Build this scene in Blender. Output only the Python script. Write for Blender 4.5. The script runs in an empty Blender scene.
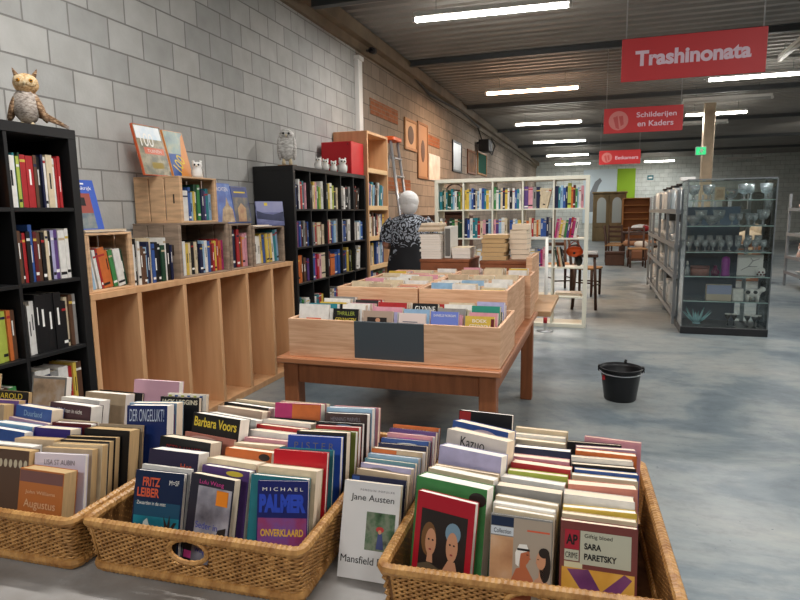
import bpy, math, random
from mathutils import Vector, Matrix
random.seed(7)
S = bpy.context.scene
COL = S.collection
PI = math.pi

# ------------------------------------------------------------------ camera
F = 600.0; H = 1.6
def _n(v): return Vector(v).normalized()
Yc = _n((600-400, 210-300, F))
_roll = 0.014
_a, _b = Yc.x, Yc.y
_xv = (-(Yc.z*F)+400*_a+_b*300-_b*(210+_roll*600))/(_a-_b*_roll)
_yv = 210-_roll*(_xv-600)
Xc = -_n((_xv-400, _yv-300, F))
Zc = Xc.cross(Yc)
if Zc.y > 0: Zc = -Zc
RW = Matrix((Xc, Yc, Zc))
CAM0 = Vector((0, 0, H))
def ray(px, py): return RW @ Vector((px-400, py-300, F))
def atz(px, py, z):
    d = ray(px, py); return CAM0 + d*((z-H)/d.z)
def atx(px, py, x):
    d = ray(px, py); return CAM0 + d*(x/d.x)
def aty(px, py, y):
    d = ray(px, py); return CAM0 + d*(y/d.y)
cam = bpy.data.cameras.new('camera'); co = bpy.data.objects.new('camera', cam); COL.objects.link(co)
cam.sensor_width = 36; cam.lens = 27; cam.clip_start = 0.02; cam.clip_end = 200
M = Matrix.Identity(4)
for i in range(3):
    M[i][0] = RW[i][0]; M[i][1] = -RW[i][1]; M[i][2] = -RW[i][2]
M.translation = CAM0
co.matrix_world = M
S.camera = co

# ------------------------------------------------------------------ materials
def lin(c):
    return tuple(((x/255)/12.92 if x/255 <= 0.04045 else ((x/255+0.055)/1.055)**2.4) for x in c)
MATS = {}
def mat(name, c, rough=0.6, metal=0.0, spec=0.4, var=0.0, vscale=8.0, stretch=(1,1,1), bump=0.0, bscale=60.0, c2=None, emit=None, estr=0.0, coat=0.0):
    if name in MATS: return MATS[name]
    m = bpy.data.materials.new(name); m.use_nodes = True
    nt = m.node_tree; b = nt.nodes['Principled BSDF']
    L = lin(c) + (1,)
    b.inputs['Base Color'].default_value = L
    b.inputs['Roughness'].default_value = rough
    b.inputs['Metallic'].default_value = metal
    b.inputs['Specular IOR Level'].default_value = spec
    b.inputs['Coat Weight'].default_value = coat
    if emit:
        b.inputs['Emission Color'].default_value = lin(emit)+(1,)
        b.inputs['Emission Strength'].default_value = estr
    if var or c2 or bump:
        tc = nt.nodes.new('ShaderNodeTexCoord'); mp = nt.nodes.new('ShaderNodeMapping')
        mp.inputs['Scale'].default_value = stretch
        nt.links.new(tc.outputs['Object'], mp.inputs['Vector'])
        if var or c2:
            nz = nt.nodes.new('ShaderNodeTexNoise'); nz.inputs['Scale'].default_value = vscale; nz.inputs['Detail'].default_value = 6
            nt.links.new(mp.outputs[0], nz.inputs['Vector'])
            rp = nt.nodes.new('ShaderNodeValToRGB')
            rp.color_ramp.elements[0].position = 0.35; rp.color_ramp.elements[1].position = 0.65
            d = lin(c2) if c2 else tuple(x*(1-var) for x in L[:3])
            rp.color_ramp.elements[0].color = d+(1,)
            rp.color_ramp.elements[1].color = L if c2 else tuple(min(1, x*(1+var*0.5)) for x in L[:3])+(1,)
            nt.links.new(nz.outputs['Fac'], rp.inputs[0]); nt.links.new(rp.outputs[0], b.inputs['Base Color'])
        if bump:
            n2 = nt.nodes.new('ShaderNodeTexNoise'); n2.inputs['Scale'].default_value = bscale; n2.inputs['Detail'].default_value = 4
            nt.links.new(mp.outputs[0], n2.inputs['Vector'])
            bp = nt.nodes.new('ShaderNodeBump'); bp.inputs['Strength'].default_value = bump; bp.inputs['Distance'].default_value = 0.01
            nt.links.new(n2.outputs['Fac'], bp.inputs['Height']); nt.links.new(bp.outputs[0], b.inputs['Normal'])
    MATS[name] = m
    return m

PAL = dict(white=(225,222,215), cream=(216,196,160), green=(60,140,70), dark_green=(30,72,50), lime=(178,192,66), blue=(45,85,165),
  navy=(28,34,72), light_blue=(140,180,212), teal=(30,128,142), red=(186,34,38), dark_red=(108,26,32), orange=(214,104,40),
  yellow=(222,186,62), black=(24,24,26), brown=(98,64,44), pink=(222,148,162), purple=(92,60,130), grey=(140,138,134),
  magenta=(190,40,110), lavender=(168,164,206), lilac=(190,150,180), charcoal=(50,48,50), beige=(196,170,136), sky=(110,165,205), salmon=(214,130,110))
CODE = dict(w='white',c='cream',g='green',G='dark_green',L='lime',b='blue',B='navy',l='light_blue',t='teal',r='red',R='dark_red',o='orange',
  y='yellow',k='black',n='brown',p='pink',v='purple',a='grey',m='magenta',V='lavender',s='sky',K='charcoal',e='beige',S='salmon',i='lilac')
def mute(c): g = sum(c)/3; return tuple(g+(x-g)*0.84 for x in c)
def bm_(cn): return mat('book_'+cn, mute(PAL[cn]), rough=0.42, spec=0.35, var=0.12, vscale=25)
PAGE = mat('book_pages', (240,222,198), rough=0.9, spec=0.1, var=0.10, vscale=14, stretch=(1,40,1))
PAGEW = mat('book_pages_white', (244,236,226), rough=0.9, spec=0.1, var=0.08, vscale=14, stretch=(1,40,1))
PAGEB = mat('book_pages_tanned', (206,174,128), rough=0.9, spec=0.1, var=0.14, vscale=14, stretch=(1,40,1))
WHITE = mat('ink_white', (240,238,232), rough=0.6)
BLACK = mat('ink_black', (22,22,24), rough=0.6)
YEL = mat('ink_yellow', (230,205,70), rough=0.6)

# ------------------------------------------------------------------ mesh building
class MB:
    def __init__(s): s.v = []; s.f = []; s.m = []; s.sm = []
    def add(s, vs, fs, mi=0, smooth=False):
        o = len(s.v); s.v += [tuple(v) for v in vs]
        for f in fs: s.f.append([o+i for i in f]); s.m.append(mi); s.sm.append(smooth)
    def box(s, x0, x1, y0, y1, z0, z1, mi=0, mx=None):
        vs = [Vector((x,y,z)) for z in (z0,z1) for y in (y0,y1) for x in (x0,x1)]
        if mx: vs = [mx@v for v in vs]
        s.add(vs, [(0,2,3,1),(4,5,7,6),(0,1,5,4),(2,6,7,3),(0,4,6,2),(1,3,7,5)], mi)
    def bev(s, x0, x1, y0, y1, z0, z1, b=0.004, mi=0, mx=None):
        xs, ys, zs = (x0,x1), (y0,y1), (z0,z1)
        vs = []; idx = {}
        for ix in (0,1):
            for iy in (0,1):
                for iz in (0,1):
                    sx, sy, sz = (1-2*ix, 1-2*iy, 1-2*iz)
                    for ax in range(3):
                        p = [xs[ix]+sx*b, ys[iy]+sy*b, zs[iz]+sz*b]
                        p[ax] = (xs[ix], ys[iy], zs[iz])[ax]
                        idx[ix,iy,iz,ax] = len(vs); vs.append(Vector(p))
        fs = []
        for ax in range(3):
            o = [a for a in range(3) if a != ax]
            for e in (0,1):
                q = []
                for u,w in ((0,0),(1,0),(1,1),(0,1)):
                    k = [0,0,0]; k[ax] = e; k[o[0]] = u; k[o[1]] = w; q.append(idx[k[0],k[1],k[2],ax])
                fs.append(q)
                for f in (0,1):
                    pass
        for ax in range(3):
            o = [a for a in range(3) if a != ax]
            for u in (0,1):
                for w in (0,1):
                    q = []
                    for e, a2 in ((0,o[0]),(0,o[1]),(1,o[1]),(1,o[0])):
                        k = [0,0,0]; k[ax] = e; k[o[0]] = u; k[o[1]] = w; q.append(idx[k[0],k[1],k[2],a2])
                    fs.append(q)
        for ix in (0,1):
            for iy in (0,1):
                for iz in (0,1): fs.append([idx[ix,iy,iz,a] for a in range(3)])
        c = Vector(((x0+x1)/2,(y0+y1)/2,(z0+z1)/2))
        out = []
        for f in fs:
            n = (vs[f[1]]-vs[f[0]]).cross(vs[f[2]]-vs[f[0]])
            m = sum((vs[i] for i in f), Vector())/len(f)-c
            out.append(f if n.dot(m) > 0 else f[::-1])
        if mx: vs = [mx@v for v in vs]
        s.add(vs, out, mi)
    def quad(s, a, b, c, d, mi=0): s.add([a,b,c,d], [(0,1,2,3)], mi)
    def tube(s, pts, r, n=8, mi=0, caps=True, smooth=True, closed=False, flat=1.0):
        pts = [Vector(p) for p in pts]; N = len(pts)
        rs = r if isinstance(r, (list,tuple)) else [r]*N
        vs = []; up = Vector((0,0,1))
        prev = None
        for i,p in enumerate(pts):
            if closed: t = pts[(i+1)%N]-pts[i-1]
            else: t = pts[min(i+1,N-1)]-pts[max(i-1,0)]
            t = t.normalized() if t.length > 1e-9 else Vector((0,0,1))
            if prev is None:
                ref = up if abs(t.dot(up)) < 0.95 else Vector((1,0,0))
                u = t.cross(ref).normalized()
            else:
                u = (prev - t*prev.dot(t))
                u = u.normalized() if u.length > 1e-6 else t.orthogonal().normalized()
            prev = u; w = t.cross(u)
            for k in range(n):
                a = 2*PI*k/n
                vs.append(p + u*math.cos(a)*rs[i] + w*math.sin(a)*rs[i]*flat)
        fs = []
        for i in range(N if closed else N-1):
            j = (i+1)%N
            for k in range(n): fs.append((i*n+k, i*n+(k+1)%n, j*n+(k+1)%n, j*n+k))
        if caps and not closed:
            fs.append(tuple(range(n))[::-1]); fs.append(tuple((N-1)*n+k for k in range(n)))
        s.add(vs, fs, mi, smooth)
    def lathe(s, prof, n=16, c=(0,0,0), mi=0, smooth=True, sx=1.0, sy=1.0, mx=None):
        vs = []; c = Vector(c)
        for r,z in prof:
            for k in range(n):
                a = 2*PI*k/n; v = Vector((r*sx*math.cos(a), r*sy*math.sin(a), z))
                vs.append((mx@v if mx else v)+c)
        fs = []
        for i in range(len(prof)-1):
            for k in range(n): fs.append((i*n+k, i*n+(k+1)%n, (i+1)*n+(k+1)%n, (i+1)*n+k))
        if prof[0][0] > 1e-6: fs.append(tuple(range(n))[::-1])
        if prof[-1][0] > 1e-6: fs.append(tuple((len(prof)-1)*n+k for k in range(n)))
        s.add(vs, fs, mi, smooth)
    def ell(s, c, r, n=14, m=9, mi=0, mx=None):
        prof = [(math.sin(PI*i/m), -math.cos(PI*i/m)) for i in range(m+1)]
        vs = []
        for rr,z in prof:
            for k in range(n):
                a = 2*PI*k/n; v = Vector((rr*math.cos(a)*r[0], rr*math.sin(a)*r[1], z*r[2]))
                vs.append((mx@v if mx else v)+Vector(c))
        fs = []
        for i in range(m):
            for k in range(n): fs.append((i*n+k, i*n+(k+1)%n, (i+1)*n+(k+1)%n, (i+1)*n+k))
        s.add(vs, fs, mi, True)
    def poly(s, pts, y=0.0, mi=0):            # flat polygon in the XZ plane facing -y
        s.add([(x,y,z) for x,z in pts], [tuple(range(len(pts)))], mi)
    def build(s, name, mats, parent=None, loc=None, rotz=0.0, mx=None):
        me = bpy.data.meshes.new(name); me.from_pydata(s.v, [], s.f)
        if not isinstance(mats, (list,tuple)): mats = [mats]
        for m in mats: me.materials.append(m)
        me.polygons.foreach_set('material_index', s.m); me.polygons.foreach_set('use_smooth', s.sm)
        me.update()
        o = bpy.data.objects.new(name, me); COL.objects.link(o)
        if parent: o.parent = parent
        if mx is not None: o.matrix_basis = mx
        else:
            if loc is not None: o.location = loc
            o.rotation_euler.z = rotz
        return o

def tag(o, label, cat, group=None, kind=None):
    o['label'] = label; o['category'] = cat
    if group: o['group'] = group
    if kind: o['kind'] = kind
    return o
def thing(name, label, cat, loc=(0,0,0), rotz=0.0, group=None, mx=None):
    o = bpy.data.objects.new(name, None); COL.objects.link(o); o.empty_display_size = 0.05
    if mx is not None: o.matrix_basis = mx
    else: o.location = loc; o.rotation_euler.z = rotz
    return tag(o, label, cat, group)
def struct(o): o['kind'] = 'structure'; return o
def copy_tree(o, parent=None):
    c = o.copy(); COL.objects.link(c)
    if parent: c.parent = parent
    for ch in list(o.children): copy_tree(ch, c)
    return c
def text_mesh(txt, size, bold=0.0, ax='CENTER', ay='CENTER', ext=0.0, xs=1.0, shear=0.0, space=1.0):
    cu = bpy.data.curves.new('t', 'FONT'); cu.body = txt; cu.size = size; cu.align_x = ax; cu.align_y = ay
    cu.offset = bold; cu.extrude = ext; cu.shear = shear; cu.space_character = space
    to = bpy.data.objects.new('t', cu); COL.objects.link(to)
    dg = bpy.context.evaluated_depsgraph_get()
    me = bpy.data.meshes.new_from_object(to.evaluated_get(dg))
    bpy.data.objects.remove(to); bpy.data.curves.remove(cu)
    if xs != 1.0:
        for v in me.vertices: v.co.x *= xs
    return me
RX90 = Matrix.Rotation(PI/2, 4, 'X')
def text(txt, size, m, parent, loc, name='title', bold=0.0, fit=None, fith=None, **k):
    me = text_mesh(txt, size, bold, **k)
    me.name = name
    if fit and len(me.vertices):
        xs = [v.co.x for v in me.vertices]; w = max(xs)-min(xs); cx = (max(xs)+min(xs))/2
        ys = [v.co.y for v in me.vertices]; h = max(ys)-min(ys); cy = (max(ys)+min(ys))/2
        for v in me.vertices:
            v.co.x = (v.co.x-cx)*fit/w
            if fith: v.co.y = (v.co.y-cy)*fith/h
    me.materials.clear(); me.materials.append(m)
    o = bpy.data.objects.new(name, me); COL.objects.link(o); o.parent = parent
    o.matrix_basis = Matrix.Translation(loc) @ RX90
    return o

ORD = ['first','second','third','fourth','fifth','sixth','seventh','eighth','ninth','tenth','eleventh','twelfth','thirteenth','fourteenth','fifteenth','sixteenth','seventeenth','eighteenth','nineteenth','twentieth']
def nice(c): return c.replace('_',' ')

# ------------------------------------------------------------------ the setting
XW = -3.42; YB = 34.5; ZC = 4.25
def block_mat(name, ca, cb, mortar, off=0.0, bw=0.35, rh=0.218):
    m = bpy.data.materials.new(name); m.use_nodes = True; nt = m.node_tree; b = nt.nodes['Principled BSDF']
    b.inputs['Roughness'].default_value = 0.85; b.inputs['Specular IOR Level'].default_value = 0.2
    tc = nt.nodes.new('ShaderNodeTexCoord'); mp = nt.nodes.new('ShaderNodeMapping'); mp.inputs['Location'].default_value = (off, 0.03, 0)
    nt.links.new(tc.outputs['UV'], mp.inputs['Vector'])
    br = nt.nodes.new('ShaderNodeTexBrick'); br.offset = 0.5
    br.inputs['Scale'].default_value = 1.0; br.inputs['Brick Width'].default_value = bw; br.inputs['Row Height'].default_value = rh
    br.inputs['Mortar Size'].default_value = 0.0065; br.inputs['Mortar Smooth'].default_value = 0.25; br.inputs['Bias'].default_value = 0.0
    br.inputs['Color1'].default_value = lin(ca)+(1,); br.inputs['Color2'].default_value = lin(cb)+(1,); br.inputs['Mortar'].default_value = lin(mortar)+(1,)
    nt.links.new(mp.outputs[0], br.inputs['Vector'])
    nz = nt.nodes.new('ShaderNodeTexNoise'); nz.inputs['Scale'].default_value = 5; nz.inputs['Detail'].default_value = 8
    nt.links.new(tc.outputs['Object'], nz.inputs['Vector'])
    mx = nt.nodes.new('ShaderNodeMix'); mx.data_type = 'RGBA'; mx.blend_type = 'MULTIPLY'; mx.inputs['Factor'].default_value = 0.35
    rp = nt.nodes.new('ShaderNodeValToRGB'); rp.color_ramp.elements[0].position = 0.3; rp.color_ramp.elements[0].color = (0.55,0.53,0.5,1); rp.color_ramp.elements[1].position = 0.7
    nt.links.new(nz.outputs['Fac'], rp.inputs[0]); nt.links.new(br.outputs['Color'], mx.inputs['A']); nt.links.new(rp.outputs[0], mx.inputs['B'])
    nt.links.new(mx.outputs['Result'], b.inputs['Base Color'])
    n2 = nt.nodes.new('ShaderNodeTexNoise'); n2.inputs['Scale'].default_value = 45; n2.inputs['Detail'].default_value = 5
    nt.links.new(tc.outputs['Object'], n2.inputs['Vector'])
    ma = nt.nodes.new('ShaderNodeMath'); ma.operation = 'MULTIPLY_ADD'; ma.inputs[1].default_value = -1.0
    nm = nt.nodes.new('ShaderNodeMath'); nm.operation = 'MULTIPLY'; nm.inputs[1].default_value = 0.25
    nt.links.new(n2.outputs['Fac'], nm.inputs[0]); nt.links.new(br.outputs['Fac'], ma.inputs[0]); nt.links.new(nm.outputs[0], ma.inputs[2])
    bp = nt.nodes.new('ShaderNodeBump'); bp.inputs['Strength'].default_value = 0.7; bp.inputs['Distance'].default_value = 0.012
    nt.links.new(ma.outputs[0], bp.inputs['Height']); nt.links.new(bp.outputs[0], b.inputs['Normal'])
    return m
def wall(name, a, b, z0, z1, m, thick=0.2, side=1):
    """A wall slab from a to b (xy), its UV in metres."""
    a = Vector((a[0],a[1],0)); b = Vector((b[0],b[1],0)); d = (b-a); Lh = d.length; d.normalize(); n = Vector((-d.y, d.x, 0))*thick*side
    vs = [a+Vector((0,0,z0)), b+Vector((0,0,z0)), b+Vector((0,0,z1)), a+Vector((0,0,z1))]
    vs += [v+n for v in vs]
    me = bpy.data.meshes.new(name); me.from_pydata([tuple(v) for v in vs], [], [(0,1,2,3),(7,6,5,4),(0,4,5,1),(1,5,6,2),(2,6,7,3),(3,7,4,0)])
    uv = me.uv_layers.new(name='UVMap'); uvs = [(0,z0),(Lh,z0),(Lh,z1),(0,z1)]*2
    for p in me.polygons:
        for li in p.loop_indices: uv.data[li].uv = uvs[me.loops[li].vertex_index]
    me.materials.append(m); o = bpy.data.objects.new(name, me); COL.objects.link(o); return struct(o)
BLK = block_mat('grey_concrete_blocks', (186,186,183), (169,170,168), (137,136,133), off=0.06)
BLK2 = block_mat('far_grey_blocks', (166,152,138), (148,136,124), (112,104,96), off=0.12+0.29)
BLKW = block_mat('white_painted_blocks', (214,220,216), (202,210,206), (150,158,155), bw=0.42)
wall('wall_left', (XW,-5), (XW,8.43), -0.02, ZC+0.05, BLK)
wall('wall_left_far', (XW,8.43), (XW,YB), -0.02, ZC+0.05, BLK2)
wall('wall_back', (XW,YB), (11,YB), -0.02, ZC+0.05, BLKW)
wall('wall_right', (11,YB), (11,-5), -0.02, ZC+0.05, BLK2)
wall('wall_front', (11,-5), (XW,-5), -0.02, ZC+0.05, BLK2)

def floor_mat():
    m = bpy.data.materials.new('worn_painted_concrete'); m.use_nodes = True; nt = m.node_tree; b = nt.nodes['Principled BSDF']
    tc = nt.nodes.new('ShaderNodeTexCoord')
    def noise(scale, st, detail=8, rough=0.6, dist=0.0):
        mp = nt.nodes.new('ShaderNodeMapping'); mp.inputs['Scale'].default_value = st; nt.links.new(tc.outputs['Object'], mp.inputs['Vector'])
        n = nt.nodes.new('ShaderNodeTexNoise'); n.inputs['Scale'].default_value = scale; n.inputs['Detail'].default_value = detail; n.inputs['Roughness'].default_value = rough; n.inputs['Distortion'].default_value = dist
        nt.links.new(mp.outputs[0], n.inputs['Vector']); return n
    def ramp(n, stops):
        r = nt.nodes.new('ShaderNodeValToRGB'); e = r.color_ramp.elements
        e[0].position, e[0].color = stops[0][0], lin(stops[0][1])+(1,)
        e[1].position, e[1].color = stops[-1][0], lin(stops[-1][1])+(1,)
        for p,c in stops[1:-1]: x = e.new(p); x.color = lin(c)+(1,)
        nt.links.new(n.outputs['Fac'], r.inputs[0]); return r
    big = ramp(noise(0.75, (0.8,1.15,1), 10, 0.66, 0.5), [(0.30,(84,98,110)),(0.44,(116,129,136)),(0.50,(140,149,151)),(0.72,(168,169,164))])
    fine = ramp(noise(6, (0.8,1.2,1), 9, 0.7), [(0.34,(110,118,126)),(0.5,(205,205,205)),(0.72,(245,243,238))])
    mx = nt.nodes.new('ShaderNodeMix'); mx.data_type = 'RGBA'; mx.blend_type = 'MULTIPLY'; mx.inputs['Factor'].default_value = 0.45
    nt.links.new(big.outputs[0], mx.inputs['A']); nt.links.new(fine.outputs[0], mx.inputs['B'])
    spots = noise(22, (1,1,1), 3, 0.6); sr = nt.nodes.new('ShaderNodeValToRGB'); sr.color_ramp.elements[0].position = 0.69; sr.color_ramp.elements[1].position = 0.74
    sr.color_ramp.elements[0].color = (0,0,0,1); nt.links.new(spots.outputs['Fac'], sr.inputs[0])
    m2 = nt.nodes.new('ShaderNodeMix'); m2.data_type = 'RGBA'; m2.inputs['B'].default_value = lin((72,84,100))+(1,)
    nt.links.new(sr.outputs[0], m2.inputs['Factor']); nt.links.new(mx.outputs['Result'], m2.inputs['A'])
    nt.links.new(m2.outputs['Result'], b.inputs['Base Color'])
    rr = noise(1.6, (0.5,1.3,1)); mr = nt.nodes.new('ShaderNodeMapRange'); mr.inputs['To Min'].default_value = 0.24; mr.inputs['To Max'].default_value = 0.5
    nt.links.new(rr.outputs['Fac'], mr.inputs['Value']); nt.links.new(mr.outputs[0], b.inputs['Roughness'])
    bp = nt.nodes.new('ShaderNodeBump'); bp.inputs['Strength'].default_value = 0.12; bp.inputs['Distance'].default_value = 0.01
    n3 = noise(14, (1,1,1), 6); nt.links.new(n3.outputs['Fac'], bp.inputs['Height']); nt.links.new(bp.outputs[0], b.inputs['Normal'])
    return m
m = MB(); m.box(XW-0.2, 11.2, -5.2, YB+0.2, -0.2, 0); struct(m.build('floor', floor_mat()))

# corrugated steel deck, ribs running across the hall
DECK = mat('corrugated_deck', (146,143,138), rough=0.6, metal=0.1, spec=0.3, var=0.12, vscale=1.2)
m = MB(); y = -5.0; prof = []
while y < YB:
    prof += [(y,ZC),(y+0.10,ZC),(y+0.13,ZC+0.07),(y+0.22,ZC+0.07)]; y += 0.25
vs = []
for (yy,zz) in prof: vs += [(XW-0.2,yy,zz),(11.2,yy,zz)]
m.add(vs, [(2*i,2*i+1,2*i+3,2*i+2) for i in range(len(prof)-1)])
m.box(XW-0.2, 11.2, -5.2, YB+0.2, ZC+0.08, ZC+0.2)
struct(m.build('ceiling', DECK))
STEEL = mat('dark_painted_steel', (84,88,90), rough=0.5, metal=0.3)
TAN = mat('tan_steel_purlin', (128,112,92), rough=0.6, var=0.2, vscale=3)
n = 0
for y in (1.2, 6.75, 10.6, 15.4, 20.2, 25.4, 30.2):
    n += 1; m = MB()
    m.box(XW, 11, y-0.05, y+0.05, ZC-0.012, ZC); m.box(XW, 11, y-0.006, y+0.006, ZC-0.09, ZC-0.012); m.box(XW, 11, y-0.05, y+0.05, ZC-0.102, ZC-0.09)
    
    if y == 6.75: m.box(XW+0.16, 0.2, y-0.05, y+0.05, ZC-0.27, ZC-0.11)
    struct(m.build('beam_%d' % n, STEEL))
m = MB(); m.box(XW, XW+0.16, -5, YB, ZC-0.2, ZC-0.02); m.box(XW, XW+0.05, -5, YB, ZC-0.32, ZC-0.2); struct(m.build('trim_1', TAN))
m = MB(); m.bev(XW, XW+0.07, 8.36, 8.50, 0, 3.78, 0.006); m.bev(XW, XW+0.09, 8.34, 8.52, 3.78, 3.84, 0.006); struct(m.build('trim_2', mat('white_post', (222,222,220), rough=0.5)))
BRK = block_mat('orange_brick_infill', (168,104,70), (150,92,62), (150,130,110), bw=0.2, rh=0.07)
wall('trim_3', (XW+0.012,8.95), (XW+0.012,10.3), 3.12, 3.36, BRK, thick=0.012)
wall('trim_4', (XW+0.012,11.6), (XW+0.012,13.2), 2.98, 3.2, BRK, thick=0.012)
wall('trim_5', (XW+0.012,9.0), (XW+0.012,11.0), 1.98, 2.2, BRK, thick=0.012)
# concrete post with its exit sign
m = MB(); m.bev(2.39, 2.64, 17.0, 17.25, 0, ZC, 0.015); struct(m.build('pillar', mat('concrete_post', (186,172,150), rough=0.8, var=0.12)))
EXITG = mat('exit_sign_green', (30,150,90), rough=0.4, emit=(40,200,120), estr=0.6)
t = thing('exit_sign', 'small green lit exit sign on the concrete post', 'sign', (2.36,16.93,3.02))
m = MB(); m.bev(-0.14,0.10,-0.03,0.06,-0.10,0.10,0.005); m.build('housing', mat('sign_housing', (190,196,190)), t)
m = MB(); m.box(-0.13,0.09,-0.036,-0.031,-0.09,0.09); m.build('lit_panel', EXITG, t)
m = MB(); m.poly([(-0.03,0.05),(0.0,0.06),(0.02,0.03),(0.05,0.0),(0.03,-0.01),(0.0,0.01),(0.02,-0.06),(0,-0.06),(-0.02,-0.01),(-0.05,-0.06),(-0.07,-0.05),(-0.04,0.0)], -0.038); m.build('running_figure', WHITE, t)
# coloured banners on the far wall
m = MB(); m.box(0.82,1.72,YB-0.03,YB-0.005,0.9,3.75); tag(m.build('wall_banner', mat('lime_paint', (140,180,40), rough=0.7)), 'lime green panel hanging on the white back wall', 'banner')
m = MB(); m.box(-0.9,0.80,YB-0.03,YB-0.005,0.9,3.75)
t = m.build('wall_banner', mat('pale_blue_banner', (196,212,220), rough=0.7)); tag(t, 'pale blue banner with a grey bird shape beside the lime green panel', 'banner')
m = MB(); m.poly([(-0.75,1.5),(-0.6,2.4),(-0.3,3.1),(-0.05,3.3),(0.05,3.15),(-0.1,2.9),(-0.25,2.4),(-0.2,1.5)], YB-0.032)
m.build('bird_shape', mat('banner_grey', (118,124,130)), t)
m = MB(); m.box(2.3,2.6,YB-0.03,YB-0.005,3.12,3.36)
t = m.build('safety_sign', mat('safety_teal', (40,110,120))); tag(t, 'tiny teal square sign high on the white block wall', 'sign')
m = MB(); m.poly([(2.36,3.2),(2.54,3.2),(2.54,3.28),(2.36,3.28)], YB-0.032); m.build('pictogram', WHITE, t)

# ------------------------------------------------------------------ lights
TUBE = mat('lit_tube', (255,255,255), emit=(255,250,240), estr=16.0)
TUBEW = mat('lit_tube_warm', (255,240,220), emit=(255,206,170), estr=14.0)
TUBEO = mat('unlit_tube', (190,190,186), rough=0.4)
FIX = mat('fixture_enamel', (210,210,206), rough=0.4)
def fixture(x, y, z, L, rot, kind, label, power=42):
    t = thing('fluorescent_light', label, 'ceiling light', (x,y,z), rot)
    m = MB(); m.bev(-L/2,L/2,-0.035,0.035,0.03,0.09,0.006); m.build('housing', FIX, t)
    m = MB(); m.tube([(-L/2+0.03,0,0.008),(L/2-0.03,0,0.008)], 0.032, 10); m.build('tube', {'on':TUBE,'warm':TUBEW,'off':TUBEO}[kind], t)
    for s in (-1,1):
        m = MB(); m.bev(s*L/2-0.02,s*L/2+0.02,-0.03,0.03,-0.02,0.035,0.004); m.build('end_cap', FIX, t)
        m = MB(); m.tube([(s*L*0.35,0,0.09),(s*L*0.35,0,ZC-z)], 0.004, 6); m.build('hanger', STEEL, t)
    if kind != 'off':
        li = bpy.data.lights.new('lamp', 'AREA'); li.shape = 'RECTANGLE'; li.size = L; li.size_y = 0.1; li.energy = power
        li.color = (1.0,0.975,0.94) if kind == 'on' else (1.0,0.66,0.42)
        lo = bpy.data.objects.new('lamp', li); COL.objects.link(lo); lo.location = (0,0,-0.02); lo.parent = t
    return t
ZL = 3.93
fixture(-1.32,7.5,ZL,1.85,0.05,'on','bright white tube light hanging nearest, above the wooden box table')
fixture(-1.35,12.45,ZL,1.8,0.03,'warm','warm orange tube light second along the left ceiling row', 110)
for y,o,g in ((17.1,'third','white'),(21.75,'fourth','white'),(27.2,'fifth','white'),(32.4,'sixth and farthest','white')):
    fixture(-1.4,y,ZL,1.75,0.03,'on','%s tube light %s along the ceiling row beside the block wall' % (g,o))
fixture(2.6,12.7,ZL,1.6,0,'on','bright tube light overlapping the lower corner of the largest red sign', 50)
fixture(2.55,15.15,ZL,1.75,0,'off','unlit thin tube light behind the bright tube by the largest red sign')
fixture(2.66,17.15,ZL,1.4,0,'on','lit tube light just above the second red sign')
fixture(2.7,19.0,ZL,1.1,0,'off','dim short tube light right of the second red sign')
fixture(2.7,32.7,ZL,1.4,0,'on','small far tube light right of the smallest red sign')
fixture(6.5,33.0,ZL,1.6,0,'off','dim far tube light right of the concrete post')
fixture(2.75,11.1,ZL+0.08,1.5,PI/2,'off','white tube light running lengthwise toward the frame edge right of the largest sign')
fixture(6.9,22.2,ZL,1.7,0,'on','far lit tube light at the right frame edge')
for x,y in ((-1.4,2.5),(2.6,2.5),(-1.4,-2.3),(2.6,-2.3),(6.8,2.5),(6.8,7.5),(6.8,12.5),(2.6,7.5)):   # the rows go on above and behind the camera
    li = bpy.data.lights.new('lamp', 'AREA'); li.shape = 'RECTANGLE'; li.size = 1.8; li.size_y = 0.1; li.energy = 46; li.color = (1.0,0.975,0.94)
    lo = bpy.data.objects.new('lamp', li); COL.objects.link(lo); lo.location = (x,y,ZL-0.02)
w = bpy.data.worlds.new('world'); S.world = w; w.use_nodes = True
w.node_tree.nodes['Background'].inputs[0].default_value = (0.6,0.65,0.7,1); w.node_tree.nodes['Background'].inputs[1].default_value = 0.3

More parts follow.
